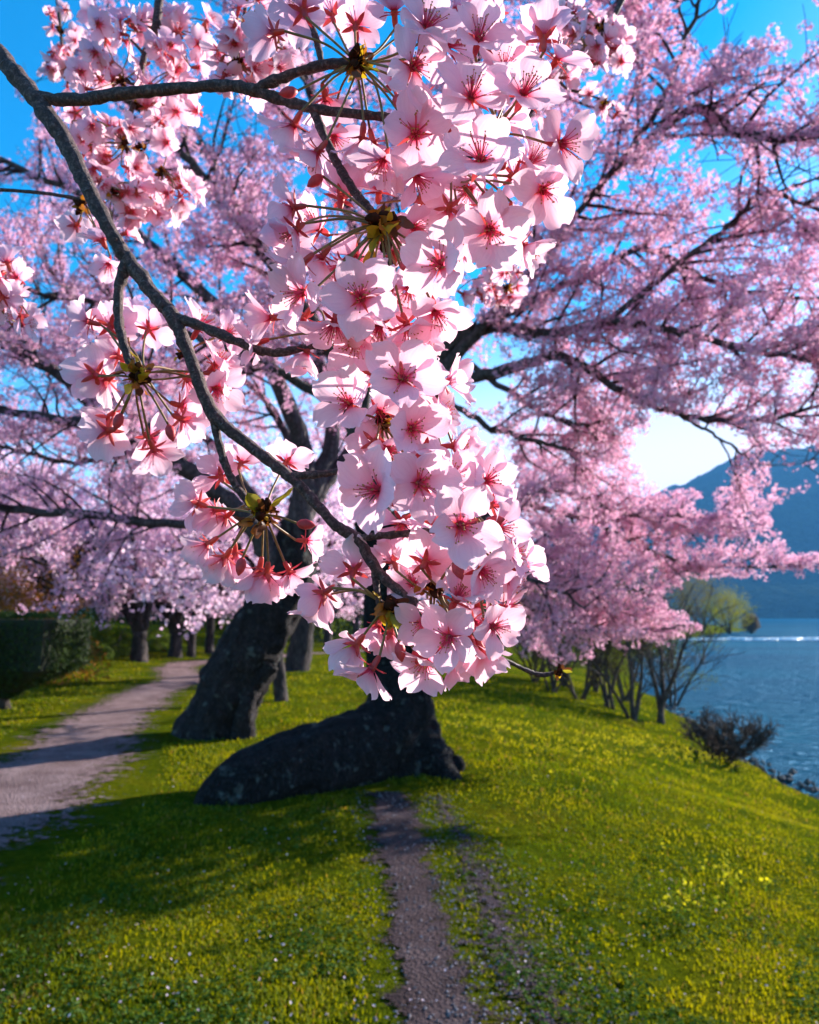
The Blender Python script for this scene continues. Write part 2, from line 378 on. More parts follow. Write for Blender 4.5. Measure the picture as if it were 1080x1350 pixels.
def ribbon(name, cl, w, mat, lift, label, n=14, seed=0, across=13, into=None):
    """a worn strip of bare ground following the lawn, with ragged edges"""
    c, ww = spline(np.array([[*p, 0] for p in cl], float), n, w)
    c = c[:, :2]; t = unit(np.gradient(c, axis=0)); nn = np.stack([t[:, 1], -t[:, 0]], -1)
    s = np.concatenate([[0], np.cumsum(np.linalg.norm(np.diff(c, axis=0), axis=1))])
    el = 1+.25*vn(s, s*0, .22, seed)+.22*vn(s, s*0, .9, seed+1); er = 1+.25*vn(s, s*0, .22, seed+4)+.22*vn(s, s*0, .9, seed+5)
    a = np.linspace(-1.45, 1.45, across)
    XY = c[:, None, :]+nn[:, None, :]*(a[None, :, None]*ww[:, None, None]*np.where(a < 0, el[:, None], er[:, None])[..., None])
    X, Y = XY[..., 0], XY[..., 1]
    Z = H(X, Y)+lift
    V = np.stack([X, Y, Z], -1).reshape(-1, 3); nx = across; i = np.arange(len(c)-1)[:, None]*nx+np.arange(nx-1)[None, :]
    F = np.stack([i, i+1, i+nx+1, i+nx], -1).reshape(-1, 4)
    uvv = np.stack([np.tile(np.abs(a), len(c)), np.repeat(s, nx)], -1)
    if into is not None:
        into.add(V, F, None, uvv); return c, ww
    o = Geo().add(V, F, None, uvv).build(name, mat); tag(o, label, None, kind='structure')
    return c, ww
M_GRAVEL = soil_mat('gravel', (.16, .105, .10), (.27, .185, .18), (.36, .26, .255))
M_DIRT2 = soil_mat('crumbled_dirt', (.05, .037, .042), (.095, .070, .078), (.145, .108, .115), 2.6, .42)
M_DIRT = soil_mat('dirt', (.05, .036, .036), (.095, .068, .070), (.145, .106, .106))
def gl(*pp): return [tuple(G(x, y)[:2]) for x, y in pp]
path_c = gl((-330, 1230), (-150, 1120), (30, 1045), (95, 990), (150, 945), (200, 912), (245, 893))+[(-7.2, 24), (-5.0, 30), (-1.5, 36)]
path_w = [1.2, 1.2, 1.2, 1.1, 1.0, 1.0, 1.05, .9, .8, .8]
PATH = ribbon('gravel_path', path_c, path_w, M_GRAVEL, .012, 'pale pinkish gravel path curving past the leaning tree', 24, 1)
trail_c = gl((640, 1600), (600, 1420), (575, 1330), (555, 1230), (540, 1150), (520, 1085), (510, 1045))
trail_w = [.36, .34, .31, .26, .26, .33, .28]
TRAIL = ribbon('dirt_trail', trail_c, trail_w, M_DIRT, .010, 'narrow worn trail of purple grey dirt running to the central trunk', 30, 3)
gsoil = Geo(); SC_L = []; rs_ = np.random.default_rng(33)
SC_L.append(ribbon('bare_soil', gl((475, 945), (485, 938), (500, 935)), np.array([.25, .35, .28]), M_DIRT2, .012, '', 16, 7, 7, gsoil))
# one trodden, half-bare stretch on the slope to the right of the trail
SC_L.append(ribbon('bare_soil', gl((575, 1050), (610, 1110), (640, 1180), (680, 1260), (725, 1350), (780, 1450)), np.array([.10, .22, .30, .36, .36, .36]), M_DIRT2, .013, '', 20, 5, 15, gsoil))
tag(gsoil.build('bare_soil', M_DIRT2), 'patches of bare grey soil showing through the turf right of the trail', None, kind='structure')

def lake_mat():
    m, t, out = newmat('lake_water')
    tc = N(t, 'ShaderNodeTexCoord'); mp = N(t, 'ShaderNodeMapping'); mp.inputs['Scale'].default_value = (.55, 1.2, 1)
    t.links.new(tc.outputs['Object'], mp.inputs['Vector'])
    n1 = N(t, 'ShaderNodeTexNoise', Scale=2.2, Detail=6.0, Roughness=.62, Distortion=.4); t.links.new(mp.outputs[0], n1.inputs['Vector'])
    n2 = N(t, 'ShaderNodeTexNoise', Scale=.06, Detail=4.0); t.links.new(mp.outputs[0], n2.inputs['Vector'])
    r = ramp(t, [(.35, (.0008, .042, .085)), (.65, (.002, .075, .125))]); t.links.new(n2.outputs[0], r.inputs[0])
    d = N(t, 'ShaderNodeBsdfDiffuse'); gl = N(t, 'ShaderNodeBsdfGlossy', Roughness=.28); fr = N(t, 'ShaderNodeFresnel', IOR=1.33)
    gl.inputs['Color'].default_value = (.35, .65, 1, 1)
    bp = N(t, 'ShaderNodeBump', Strength=1.0, Distance=.5); t.links.new(n1.outputs[0], bp.inputs['Height'])
    for n in (d, gl, fr): t.links.new(bp.outputs[0], n.inputs['Normal'])
    t.links.new(r.outputs[0], d.inputs['Color'])
    mn = N(t, 'ShaderNodeMath', operation='MINIMUM'); mn.inputs[1].default_value = .045; t.links.new(fr.outputs[0], mn.inputs[0])   # wave faces never mirror at full grazing
    mx = N(t, 'ShaderNodeMixShader'); t.links.new(mn.outputs[0], mx.inputs[0]); t.links.new(d.outputs[0], mx.inputs[1]); t.links.new(gl.outputs[0], mx.inputs[2])
    t.links.new(mx.outputs[0], out.inputs['Surface'])
    return m
g = Geo(); g.add([(-600, -300, LAKE_Z), (4000, -300, LAKE_Z), (4000, 4000, LAKE_Z), (-600, 4000, LAKE_Z)], [[0, 1, 2, 3]])
tag(g.build('lake', lake_mat(), smooth=False), 'rippled blue lake beyond the grassy bank', None, kind='structure')
# a line of breaking ripples across the lake (a passing boat's wake)
g = Geo()
for row, (a, b, yy, n) in enumerate([((25, 92), (150, 108), 0, 900), ((25, 87), (150, 101), 0, 500)]):
    tt = rng.uniform(0, 1, n); x = a[0]+(b[0]-a[0])*tt; y = a[1]+(b[1]-a[1])*tt+rng.normal(0, .9, n)+.8*np.sin(tt*30)
    for i in range(n):
        l = rng.uniform(.25, 1.1); h = rng.uniform(.05, .13); z = LAKE_Z+.004; w = rng.uniform(.08, .2)
        g.add([(x[i]-l, y[i], z), (x[i]+l, y[i]+.05, z), (x[i]+.2*l, y[i]-w, z), (x[i], y[i]-w*.3, z+h)], [[0, 2, 3], [2, 1, 3], [1, 0, 3]])
wm = simple('foam', (.75, .8, .85), .4)
tag(g.build('wake', wm, smooth=False), 'pale broken line of ripples crossing the blue lake', None, kind='stuff')

def hill_mat(name, c1, c2):
    m, t, out = newmat(name)
    tc = N(t, 'ShaderNodeTexCoord'); n1 = N(t, 'ShaderNodeTexNoise', Scale=.02, Detail=9.0, Roughness=.65); t.links.new(tc.outputs['Object'], n1.inputs['Vector'])
    r = ramp(t, [(.35, c1), (.65, c2)]); t.links.new(n1.outputs[0], r.inputs[0])
    d = N(t, 'ShaderNodeBsdfDiffuse'); t.links.new(r.outputs[0], d.inputs['Color'])
    n2 = N(t, 'ShaderNodeTexNoise', Scale=.09, Detail=5.0); t.links.new(tc.outputs['Object'], n2.inputs['Vector'])
    bp = N(t, 'ShaderNodeBump', Strength=1.0, Distance=14.0); t.links.new(n2.outputs[0], bp.inputs['Height']); t.links.new(bp.outputs[0], d.inputs['Normal'])
    t.links.new(d.outputs[0], out.inputs['Surface'])
    return m
def hill(name, y0, ridge, depth, label, mat, rough):
    rx = np.array([(px-540)/FPX*y0 for px, _ in ridge]); a = np.argsort(rx)
    rz = np.array([1.6+y0*1.0*math.tan(PITCH+math.atan((675-py)/FPX)) for _, py in ridge])
    xs = np.arange(rx.min(), rx.max(), y0/160); v = np.linspace(0, 2, 46)
    X = np.repeat(xs[None, :], len(v), 0); top = np.interp(xs, rx[a], rz[a])
    f = np.where(v < 1, np.sin(v*math.pi/2)**.8, np.cos((v-1)*math.pi/2))[:, None]
    Y = y0+(v[:, None]-1)*depth+.10*depth*vn(X, X*0+v[:, None]*50, 130)*(v[:, None] > .03)
    Z = LAKE_Z-1+(top[None, :]+1)*f
    Z += f*(rough*vn(X, Y, y0*.012, 1)+rough*.6*rng.normal(0, 1, X.shape)*.5+rough*2.2*vn(X, Y, y0*.06, 2)*np.where(v < .9, 1, .2)[:, None])
    V = np.stack([X, Y, Z], -1).reshape(-1, 3); nx = len(xs); i = np.arange(len(v)-1)[:, None]*nx+np.arange(nx-1)[None, :]
    F = np.stack([i, i+1, i+nx+1, i+nx], -1).reshape(-1, 4)
    tag(Geo().add(V, F).build(name, mat), label, None, kind='structure')
MH = hill_mat('forest_hill', (.010, .022, .020), (.030, .045, .03))
hill('mountain', 1500, [(-900, 700), (-300, 640), (0, 690), (300, 670), (520, 720), (700, 715), (790, 682), (840, 662), (880, 645), (905, 640), (950, 617), (985, 598), (1035, 590), (1080, 590), (1180, 600), (1350, 570), (1600, 640), (2200, 600)], 480, 'hazy blue wooded mountain across the lake', MH, 4)
hill('foothill', 1050, [(500, 790), (700, 792), (800, 776), (850, 762), (930, 752), (1000, 747), (1080, 744), (1250, 735), (1600, 745), (2200, 720)], 240, 'darker low wooded spur at the foot of the mountain', MH, 2.5)

# haze: one closed box of thin air round everything below the sky
hm = bpy.data.materials.new('haze_air'); hm.use_nodes = True; t = hm.node_tree; t.nodes.clear()
o_ = t.nodes.new('ShaderNodeOutputMaterial'); pv = t.nodes.new('ShaderNodeVolumePrincipled')
pv.inputs['Color'].default_value = (.12, .46, 1.0, 1); pv.inputs['Density'].default_value = .00015; pv.inputs['Anisotropy'].default_value = .2
t.links.new(pv.outputs[0], o_.inputs['Volume'])
hx0, hx1, hy0, hy1, hz0, hz1 = -4200, 4700, -400, 4200, -12, 420
g = Geo(); g.add([(hx0, hy0, hz0), (hx1, hy0, hz0), (hx1, hy1, hz0), (hx0, hy1, hz0), (hx0, hy0, hz1), (hx1, hy0, hz1), (hx1, hy1, hz1), (hx0, hy1, hz1)],
                 [[0, 3, 2, 1], [4, 5, 6, 7], [0, 1, 5, 4], [1, 2, 6, 5], [2, 3, 7, 6], [3, 0, 4, 7]])
tag(g.build('haze', hm, smooth=False), 'thin blue air between the lawn and the mountain', None, kind='stuff')

# ------------------------------------------------------------------ blossom and branch growth
def flower_template(petw=.5):
    V = [(0, 0, 0)]; F = []; c = [0]
    for k in range(5):
        a = k*2*math.pi/5; b = .50
        for aa, rr, zz in ((a-b, .62, .20), (a, 1.0, .30), (a+b, .62, .20)):
            V.append((rr*math.cos(aa), rr*math.sin(aa), zz)); c.append(1 if rr < 1 else 1.0)
        F.append([0, 1+3*k, 2+3*k, 3+3*k])
    return np.array(V), np.array(F), np.array(c)
FT = flower_template()
def rand_frames(D, rg):
    D = unit(D); n = len(D)
    a = unit(np.cross(D, rg.normal(0, 1, (n, 3)))); b = np.cross(D, a)
    return np.stack([a, b, D], -1)
def add_flowers(g, C, D, size, rg, lo, hi, centre):
    """many small five-petalled flowers: positions C, facings D"""
    n = len(C)
    if not n: return
    Rm = rand_frames(D, rg); s = size*rg.uniform(.8, 1.15, n)
    T, F, c = FT
    zsc = rg.uniform(.5, 2.2, n)
    TT = np.repeat(T[None], n, 0); TT[:, :, 2] *= zsc[:, None]
    V = C[:, None, :]+s[:, None, None]*np.einsum('nij,nkj->nki', Rm, TT)
    k = rg.uniform(0, 1, (n, 1))**1.2; base = np.asarray(lo)[None]*(1-k)+np.asarray(hi)[None]*k
    col = np.where(c[None, :, None] > .5, base[:, None, :], np.asarray(centre)[None, None, :])
    FF = (F[None]+(np.arange(n)*len(T))[:, None, None]).reshape(-1, 4)
    g.add(V.reshape(-1, 3), FF, col.reshape(-1, 3))
def add_flakes(g, C, D, size, rg, lo, hi, asp=.8):
    """single leaf- or petal-sized faces"""
    n = len(C)
    if not n: return
    Rm = rand_frames(D, rg); s = size*rg.uniform(.6, 1.3, n)
    T = np.array([(-1, 0, 0), (0, -asp, .25), (1, 0, 0), (0, asp, .25)], float)
    V = C[:, None, :]+s[:, None, None]*np.einsum('nij,kj->nki', Rm, T)
    k = rg.uniform(0, 1, (n, 1)); base = np.asarray(lo)[None]*(1-k)+np.asarray(hi)[None]*k
    g.add(V.reshape(-1, 3), (np.arange(4)[None]+(np.arange(n)*4)[:, None]), np.repeat(base, 4, 0))
def wander(p, d, L, n, rg, bend, grav):
    pts = [p]; d = unit(d)
    for i in range(n):
        d = unit(d+rg.normal(0, bend, 3)+np.array([0, 0, grav])); pts.append(pts[-1]+d*L/n)
    return np.array(pts)
def at_len(p, f):
    s = np.concatenate([[0], np.cumsum(np.linalg.norm(np.diff(p, axis=0), axis=1))]); x = f*s[-1]
    i = min(max(np.searchsorted(s, x)-1, 0), len(p)-2); t = (x-s[i])/(s[i+1]-s[i]+1e-9)
    return p[i]+(p[i+1]-p[i])*t, unit(p[i+1]-p[i]), s[-1]
GAPS = [(905, 598, 68, 46, .97), (1050, 610, 45, 25, .9), (1068, 690, 48, 40, .98), (960, 715, 60, 10, .8), (1000, 790, 120, 32, 1), (1000, 880, 110, 70, 1), (945, 15, 55, 50, .9), (1060, 20, 40, 50, .7), (1000, 110, 28, 30, .7),
        (960, 225, 40, 28, .75), (1050, 240, 45, 45, .75), (935, 508, 24, 14, .8), (620, 430, 30, 12, .6),
        (30, 20, 75, 60, .95), (25, 110, 40, 50, .9), (295, 155, 50, 45, .9), (50, 400, 30, 35, .85), (35, 500, 35, 18, .8), (30, 600, 45, 22, .8), (190, 375, 30, 16, .8), (250, 390, 30, 16, .7),
        (120, 610, 40, 14, .7), (960, 180, 30, 16, .7), (20, 260, 40, 25, .8), (110, 330, 40, 20, .7), (340, 610, 30, 14, .6)]
def keep(C, rg):
    x, y, d = proj(C); p = np.zeros(len(C))
    for a, b, w, h, q in GAPS:
        p = np.maximum(p, q*(((x-a)/w)**2+((y-b)/h)**2 < 1))
    low = np.interp(x, [560, 640, 700, 760, 800, 860, 930, 950, 1080], [900, 895, 882, 876, 858, 850, 842, 775, 765])
    p = np.where((x > 560) & (y > low), 1.0, p)
    return p < .93 if rg is None else rg.uniform(0, 1, len(C)) > p
def cull(C):
    """drop what is far outside what any nearby camera sees"""
    x, y, d = proj(C); return (d > .5) & (x > -260) & (x < 1340) & (y > -260)
def bough_tree(root, limbs, rg, boughs=6.0, blen=(0.7, 1.7), tw=5, tlen=(.25, .7), spacing=.15, crad=.070, nfl=16, fsize=.019,
               lo=(.84, .50, .66), hi=(.95, .76, .85), centre=(.62, .14, .30), t0=.3, barkm=None, twigm=None, far=False, use_gaps=True, grav=.02, rlimb=1.0, limb_name='limb', sides=8):
    CL = []; g_tw = Geo()
    for P0, rad, *bs in limbs:
        bs = bs[0] if bs else 1.0
        P0 = np.asarray(P0, float); p, r = spline(P0, 7, rad)
        w = rg.normal(0, 1, p.shape)*(.012 if not far else .03); w[0] = 0; p = p+w
        gl_ = Geo(); add_tube(gl_, p-np.array(root.location), r, sides, noise=.09, nz=.35)
        gl_.build(limb_name, barkm or M_LIMB, root)
        L = at_len(p, 1)[2]; nb = max(2, int(L*boughs))
        for i in range(nb):
            f = t0+(1-t0)*(i+rg.uniform(0, 1))/nb; q, td, _ = at_len(p, min(f, .999)); rr = float(np.interp(f, np.linspace(0, 1, len(r)), r))
            side = unit(np.cross(td, rg.normal(0, 1, 3)))
            d = unit(td*rg.uniform(.3, 1.0)+side*rg.uniform(.6, 1.1)+np.array([0, 0, .12]))
            bl = rg.uniform(*blen)*(1.1-.45*f)*bs
            b = wander(q, d, bl, 6, rg, .17, grav)
            if use_gaps and not keep(b[3:], None).all(): b = b[:4]
            if use_gaps and not keep(b[-1:], None).all(): continue
            br = min(.55*rr, .017)+.003
            if cull(b).any(): add_tube(g_tw, b-np.array(root.location), np.linspace(br, .004, len(b)), 5 if not far else 4)
            ss = np.arange(.35*bl, bl, spacing)
            CL += [at_len(b, s/bl)[0] for s in ss]
            for k in range(tw):
                ff = rg.uniform(.12, 1.0); q2, t2, _ = at_len(b, ff)
                d2 = unit(t2*rg.uniform(.3, 1)+unit(np.cross(t2, rg.normal(0, 1, 3)))*rg.uniform(.5, 1)+np.array([0, 0, .05]))
                tl = rg.uniform(*tlen); tp = wander(q2, d2, tl, 4, rg, .2, 0)
                if use_gaps and not keep(tp[-1:], None).all(): continue
                if cull(tp).any(): add_tube(g_tw, tp-np.array(root.location), np.linspace(.0055, .0025, len(tp)), 3)
                ss = np.arange(.12, tl+.05, spacing)
                CL += [at_len(tp, min(1, s/tl))[0] for s in ss]
    CL = np.array(CL); CL = CL[cull(CL)]
    if use_gaps: CL = CL[keep(CL, rg)]
    if far: CL = CL[CL[:, 2] > root.location[2]+1.55+.35*np.sin(CL[:, 0]*2.1)+.2*np.sin(CL[:, 1]*3+CL[:, 0]*5)]
    g_tw.build('twigs', twigm or M_TWIGBARK, root)['kind'] = 'stuff'
    # clusters of flowers round each point
    n = rg.poisson(nfl, len(CL)); idx = np.repeat(np.arange(len(CL)), n); m = len(idx)
    D = unit(rg.normal(0, 1, (m, 3))); rad = crad*rg.uniform(.75, 1.2, len(CL))
    C = CL[idx]+D*(rad[idx]*rg.uniform(.55, 1.0, m))[:, None]
    gc = Geo()
    tone = rg.uniform(0, 1, len(CL))[idx]
    if far: add_flakes(gc, C-np.array(root.location), D+.3*rg.normal(0, 1, D.shape), fsize, rg, lo, hi)
    else: add_flowers(gc, C-np.array(root.location), D+.35*rg.normal(0, 1, D.shape), fsize, rg, lo, hi, centre)
    cr = gc.build('crown', M_CROWN, root, smooth=False); cr['kind'] = 'stuff'
    return m
def PP(*a): return np.array([P(*q) for q in a])

# ------------------------------------------------------------------ the central cherry
rg = np.random.default_rng(11)
base = np.array([.04, 8.05, H1(.04, 8.05)])
ct = empty('cherry_tree', base, 'old cherry tree with a thick bent dark trunk at the end of the dirt trail', 'tree', 'cherry trees')
tp = np.vstack([[base+(-.06, 0, -.15), base+(-.06, 0, .12)], PP((537, 965, 8.1), (532, 925, 8.12), (519, 870, 8.15), (511, 800, 8.15), (510, 735, 8.1), (494, 682, 8.05))])
p, r = spline(tp, 10, [.44, .38, .335, .315, .29, .26, .24, .235])
g = Geo(); add_tube(g, p-base, r, 48, noise=.10, nz=.6, ridge=.5)
# the heavy bole that lies along the ground to the left of the trunk, its root stub on the right
bp_ = np.array([[-1.80, 6.63, -.12], [-1.60, 6.79, .03], [-1.32, 7.01, .13], [-.98, 7.28, .17], [-.60, 7.60, .22], [-.30, 7.86, .34], [-.12, 8.03, .60], [-.06, 8.10, 1.0]])
p, r = spline(bp_, 14, [.11, .27, .35, .37, .40, .39, .35, .30]); add_tube(g, p-base, r, 56, noise=.075, nz=.9, ridge=.6)
sp, r = spline(np.array([[.05, 8.0, .25], [.30, 7.88, .14], [.46, 7.84, .10], [.52, 7.84, .16]]), 8, [.26, .17, .12, .06]); add_tube(g, sp-base, r, 16, noise=.14, nz=.3)
for a, l, r0 in ((-.9, .8, .16), (-2.0, .6, .15), (.9, .7, .15), (2.2, .8, .16)):
    e = base+np.array([math.cos(a)*l, math.sin(a)*l, -.12]); q = np.array([base+(0, 0, .35), base+np.array([math.cos(a)*l*.45, math.sin(a)*l*.45, .12]), e])
    sp, r = spline(q, 6, [r0*1.3, r0, .05]); add_tube(g, sp-base, r, 12, noise=.12, nz=.4)
g.build('trunk', M_BARK, ct)
limbs = [
 (PP((494, 690, 8.05), (532, 560, 7.8), (580, 472, 7.6), (640, 432, 7.4), (720, 441, 7.2), (800, 426, 7.0), (900, 440, 6.8), (1000, 465, 6.6), (1110, 482, 6.4)), [.14, .105, .085, .068, .05, .042, .034, .026, .016]),
 (PP((585, 470, 7.55), (600, 497, 7.5), (660, 490, 7.4), (740, 470, 7.2), (810, 510, 7.0), (880, 541, 6.9), (980, 556, 6.7), (1110, 528, 6.5)), [.05, .06, .06, .05, .035, .03, .022, .014]),
 (PP((545, 535, 7.75), (640, 425, 7.3), (717, 338, 7.0), (770, 270, 6.7), (805, 228, 6.5), (865, 150, 6.2), (905, 50, 5.9), (940, -60, 5.7)), [.08, .055, .035, .03, .028, .025, .02, .012]),
 (PP((770, 270, 6.7), (850, 190, 6.5), (918, 142, 6.3), (965, 172, 6.2), (1016, 181, 6.1), (1120, 168, 6.0)), [.028, .035, .04, .045, .04, .03]),
 (PP((800, 426, 7.0), (880, 360, 6.9), (960, 300, 6.8), (1010, 255, 6.7), (1100, 290, 6.6)), [.03, .028, .026, .022, .014]),
 (PP((498, 705, 8.05), (600, 685, 8.3), (690, 655, 8.6), (754, 648, 8.8), (813, 674, 8.9), (900, 682, 9.0), (1000, 678, 9.0)), [.07, .055, .04, .034, .03, .022, .012], .55),
 (PP((505, 730, 8.05), (600, 700, 8.4), (680, 667, 8.8), (735, 675, 9.0), (802, 697, 9.2), (887, 737, 9.3), (990, 748, 9.3), (1058, 744, 9.3)), [.07, .055, .045, .036, .03, .024, .016, .01], .55),
 (PP((508, 745, 8.05), (600, 772, 8.5), (702, 800, 9.0), (765, 826, 9.3), (840, 832, 9.4), (915, 822, 9.4)), [.06, .05, .034, .026, .018, .01], .7),
 (PP((600, 690, 8.4), (690, 720, 8.9), (760, 755, 9.2), (840, 780, 9.4), (885, 790, 9.4)), [.035, .03, .026, .02, .01]),
 (PP((560, 690, 8.2), (640, 740, 8.0), (720, 770, 7.9), (770, 800, 7.9)), [.04, .03, .022, .012]),
 (PP((494, 690, 8.05), (468, 570, 7.9), (440, 470, 7.6), (380, 380, 7.2), (300, 270, 6.8), (210, 170, 6.5), (100, 60, 6.2)), [.13, .10, .08, .06, .045, .03, .018]),
 (PP((460, 545, 7.85), (420, 520, 7.7), (345, 477, 7.4), (240, 440, 7.1), (120, 400, 6.9), (-20, 370, 6.8)), [.06, .055, .045, .035, .028, .018]),
 (PP((470, 575, 7.9), (500, 400, 7.4), (560, 250, 6.9), (620, 100, 6.4), (660, -70, 6.0)), [.09, .07, .055, .04, .025]),
 (PP((495, 415, 7.45), (450, 250, 7.0), (400, 100, 6.5), (375, -70, 6.1)), [.05, .04, .03, .02]),
 (PP((560, 250, 6.9), (690, 150, 6.5), (780, 50, 6.2), (850, -70, 6.0)), [.04, .035, .028, .018]),
 (PP((580, 520, 7.7), (650, 565, 7.6), (720, 585, 7.5), (780, 600, 7.4), (815, 590, 7.3)), [.04, .03, .022, .016, .01]),
 (PP((620, 480, 7.5), (700, 535, 7.3), (760, 560, 7.2), (810, 555, 7.1)), [.035, .028, .018, .01]),
 (PP((890, 543, 6.9), (938, 572, 6.85), (980, 598, 6.8), (996, 622, 6.8)), [.018, .014, .01, .006]),
 (PP((640, 425, 7.3), (760, 370, 7.5), (850, 330, 7.8), (960, 380, 7.6), (1100, 400, 7.5)), [.045, .04, .03, .025, .018]),
]
nf = bough_tree(ct, limbs, rg, boughs=7.0, blen=(.55, 1.35), tw=6, nfl=18, fsize=.0195)
print('central flowers', nf)

# ------------------------------------------------------------------ the leaning cherry by the path
rg = np.random.default_rng(12)
b0 = G(287, 966); base = np.array([b0[0], b0[1], H1(b0[0], b0[1])])
lt = empty('cherry_tree', base, 'leaning cherry tree with a thick furrowed trunk beside the gravel path', 'tree', 'cherry trees')
D0 = float(np.dot(base-CAM, FWD))
tp = np.vstack([[base+(-.02, .02, -.15), base+(-.02, .02, .10)], PP((303, 915, D0), (331, 855, D0), (360, 800, D0+.05), (384, 745, D0+.1), (398, 690, D0+.1))])
p, r = spline(tp, 10, [.62, .50, .44, .42, .40, .34, .26]); g = Geo(); add_tube(g, p-base, r, 52, noise=.09, nz=.6, ridge=.7)
q = np.array([P(352, 872, D0-.15), P(332, 905, D0-.25), P(322, 940, D0-.32), [*(base+(.42, -.28, -.1))]]); sp, r = spline(q, 8, [.2, .15, .14, .17]); add_tube(g, sp-base, r, 14, noise=.12, nz=.4)
g.build('trunk', bark('leaning_cherry_bark', (.014, .011, .012), (.055, .044, .045), 13, .35, .8, (.08, .085, .08), .035), lt)
limbs = [
 (PP((375, 765, D0), (330, 690, D0-.1), (250, 622, D0-.3), (150, 570, D0-.6), (30, 545, D0-.9), (-80, 530, D0-1)), [.17, .15, .12, .08, .05, .03]),
 (PP((390, 720, D0), (400, 600, D0), (350, 480, D0-.3), (240, 360, D0-.6), (130, 270, D0-.8), (0, 210, D0-1)), [.2, .14, .1, .07, .05, .03]),
 (PP((150, 570, D0-.6), (90, 505, D0-.9), (15, 452, D0-1.1), (-80, 400, D0-1.3)), [.06, .07, .08, .06]),
 (PP((330, 690, D0-.1), (220, 690, D0-.8), (130, 680, D0-1.2), (20, 672, D0-1.6), (-80, 660, D0-2)), [.07, .06, .055, .05, .04]),
 (PP((395, 690, D0), (440, 560, D0+.3), (400, 420, D0+.3), (330, 300, D0+.2), (260, 180, D0)), [.15, .11, .08, .05, .03]),
 (PP((395, 690, D0), (385, 600, D0+.5), (350, 530, D0+.8), (290, 485, D0+1), (200, 500, D0+1.4)), [.09, .07, .05, .035, .02]),
 (PP((250, 622, D0-.3), (170, 540, D0+.4), (90, 480, D0+.8), (0, 430, D0+1.2)), [.08, .06, .045, .03]),
 (PP((350, 480, D0-.3), (260, 500, D0+.3), (160, 455, D0+.6), (60, 350, D0+.9)), [.07, .06, .045, .03]),
 (PP((340, 660, D0), (260, 570, D0+.8), (200, 590, D0+1.2), (100, 610, D0+1.6), (0, 590, D0+2)), [.07, .06, .05, .04, .03]),
 (PP((398, 690, D0), (430, 640, D0+.4), (470, 590, D0+.8), (560, 600, D0+1.2)), [.12, .09, .06, .03]),
]
nf = bough_tree(lt, limbs, rg, boughs=6.5, blen=(.8, 1.9), tw=5, nfl=12, fsize=.022, tlen=(.3, .8), spacing=.15)
print('leaning flowers', nf)

# ------------------------------------------------------------------ cherries further off
def far_cherry(px, py, lab, h=6.0, spread=4.0, r0=.22, seed=0, vfork=False, z0=None, lean=0, boughs=3.0, nfl=9, fs=.05, lowc=None):
    rg = np.random.default_rng(seed)
    b = GH(px, py); z = H1(b[0], b[1])
    base = np.array([b[0], b[1], z])
    root = empty('cherry_tree', base, lab, 'tree', 'cherry trees')
    fk = rg.uniform(.7, 1.0) if vfork else 1.5
    top = base+np.array([lean*fk, 0, fk])
    p, r = spline(np.array([base+(0, 0, -.15), base+(lean*.2, 0, .25), top]), 6, [r0*1.35, r0*1.05, r0*.85]); g = Geo(); add_tube(g, p-base, r, 12, noise=.1, nz=.4); g.build('trunk', M_BARK2, root)
    limbs = []; k = 6
    for i in range(k):
        a = 2*math.pi*i/k+rg.uniform(-.4, .4); s = spread*rg.uniform(.7, 1.1); hh = h*rg.uniform(.55, 1.0)
        if vfork and i < 2: a = math.pi*(1-i)+rg.uniform(-.2, .2)
        d = np.array([math.cos(a), math.sin(a), 0])
        limbs.append((np.array([top-(0, 0, .1), top+d*s*.22+(0, 0, (hh-fk)*.4), top+d*s*.6+(0, 0, (hh-fk)*.8), top+d*s+(0, 0, (hh-fk)*rg.uniform(.75, 1))]), [r0*.65, r0*.45, r0*.25, .03]))
        if i % 2 == 0:
            limbs.append((np.array([top+d*s*.25+(0, 0, (hh-fk)*.35), top+d*s*.7+(0, 0, (hh-fk)*.35), top+d*s*1.15+(0, 0, (hh-fk)*.22)]), [r0*.3, r0*.2, .03]))
    return bough_tree(root, limbs, rg, boughs=boughs, blen=(1.0, 2.4), tw=4, tlen=(.4, 1.0), spacing=.28, crad=.16, nfl=nfl, fsize=fs, far=True, barkm=M_BARK2, use_gaps=False, t0=.25, sides=7)
far_cherry(183, 872, 'cherry tree with a low V-shaped fork standing on the grass left of the path', 6.5, 4.2, .25, 21, True)
far_cherry(231, 866, 'cherry tree with pale-barked twin stems behind the path, right of the low-forked one', 6.0, 4.0, .22, 22, True)
far_cherry(252, 866, 'slim straight cherry tree close beside the twin-stemmed one', 6.0, 3.6, .15, 23)
far_cherry(276, 861, 'thin dark cherry tree nearest the left of the leaning trunk', 6.5, 4.0, .17, 24)
far_cherry(371, 924, 'slender young cherry trunk standing just right of the leaning tree', 5.0, 2.2, .12, 25, lean=-.12, nfl=6, boughs=2.5)
far_cherry(392, 884, 'stout dark cherry tree tucked behind the slender young trunk', 6.5, 4.0, .36, 26, lean=.12)
far_cherry(432, 858, 'small distant cherry tree seen between the leaning tree and the central trunk', 5.5, 3.6, .2, 27)
far_cherry(60, 868, 'pink cherry tree rising behind the clipped hedge', 6.5, 4.6, .25, 28)
far_cherry(-90, 880, 'cherry tree at the far left edge behind the hedge', 7.0, 4.6, .28, 29)
far_cherry(330, 850, 'far cherry tree hidden behind the leaning trunk', 7.0, 4.6, .25, 30)
far_cherry(470, 850, 'far cherry tree whose crown fills the gap behind the central trunk', 6, 4.0, .25, 31)

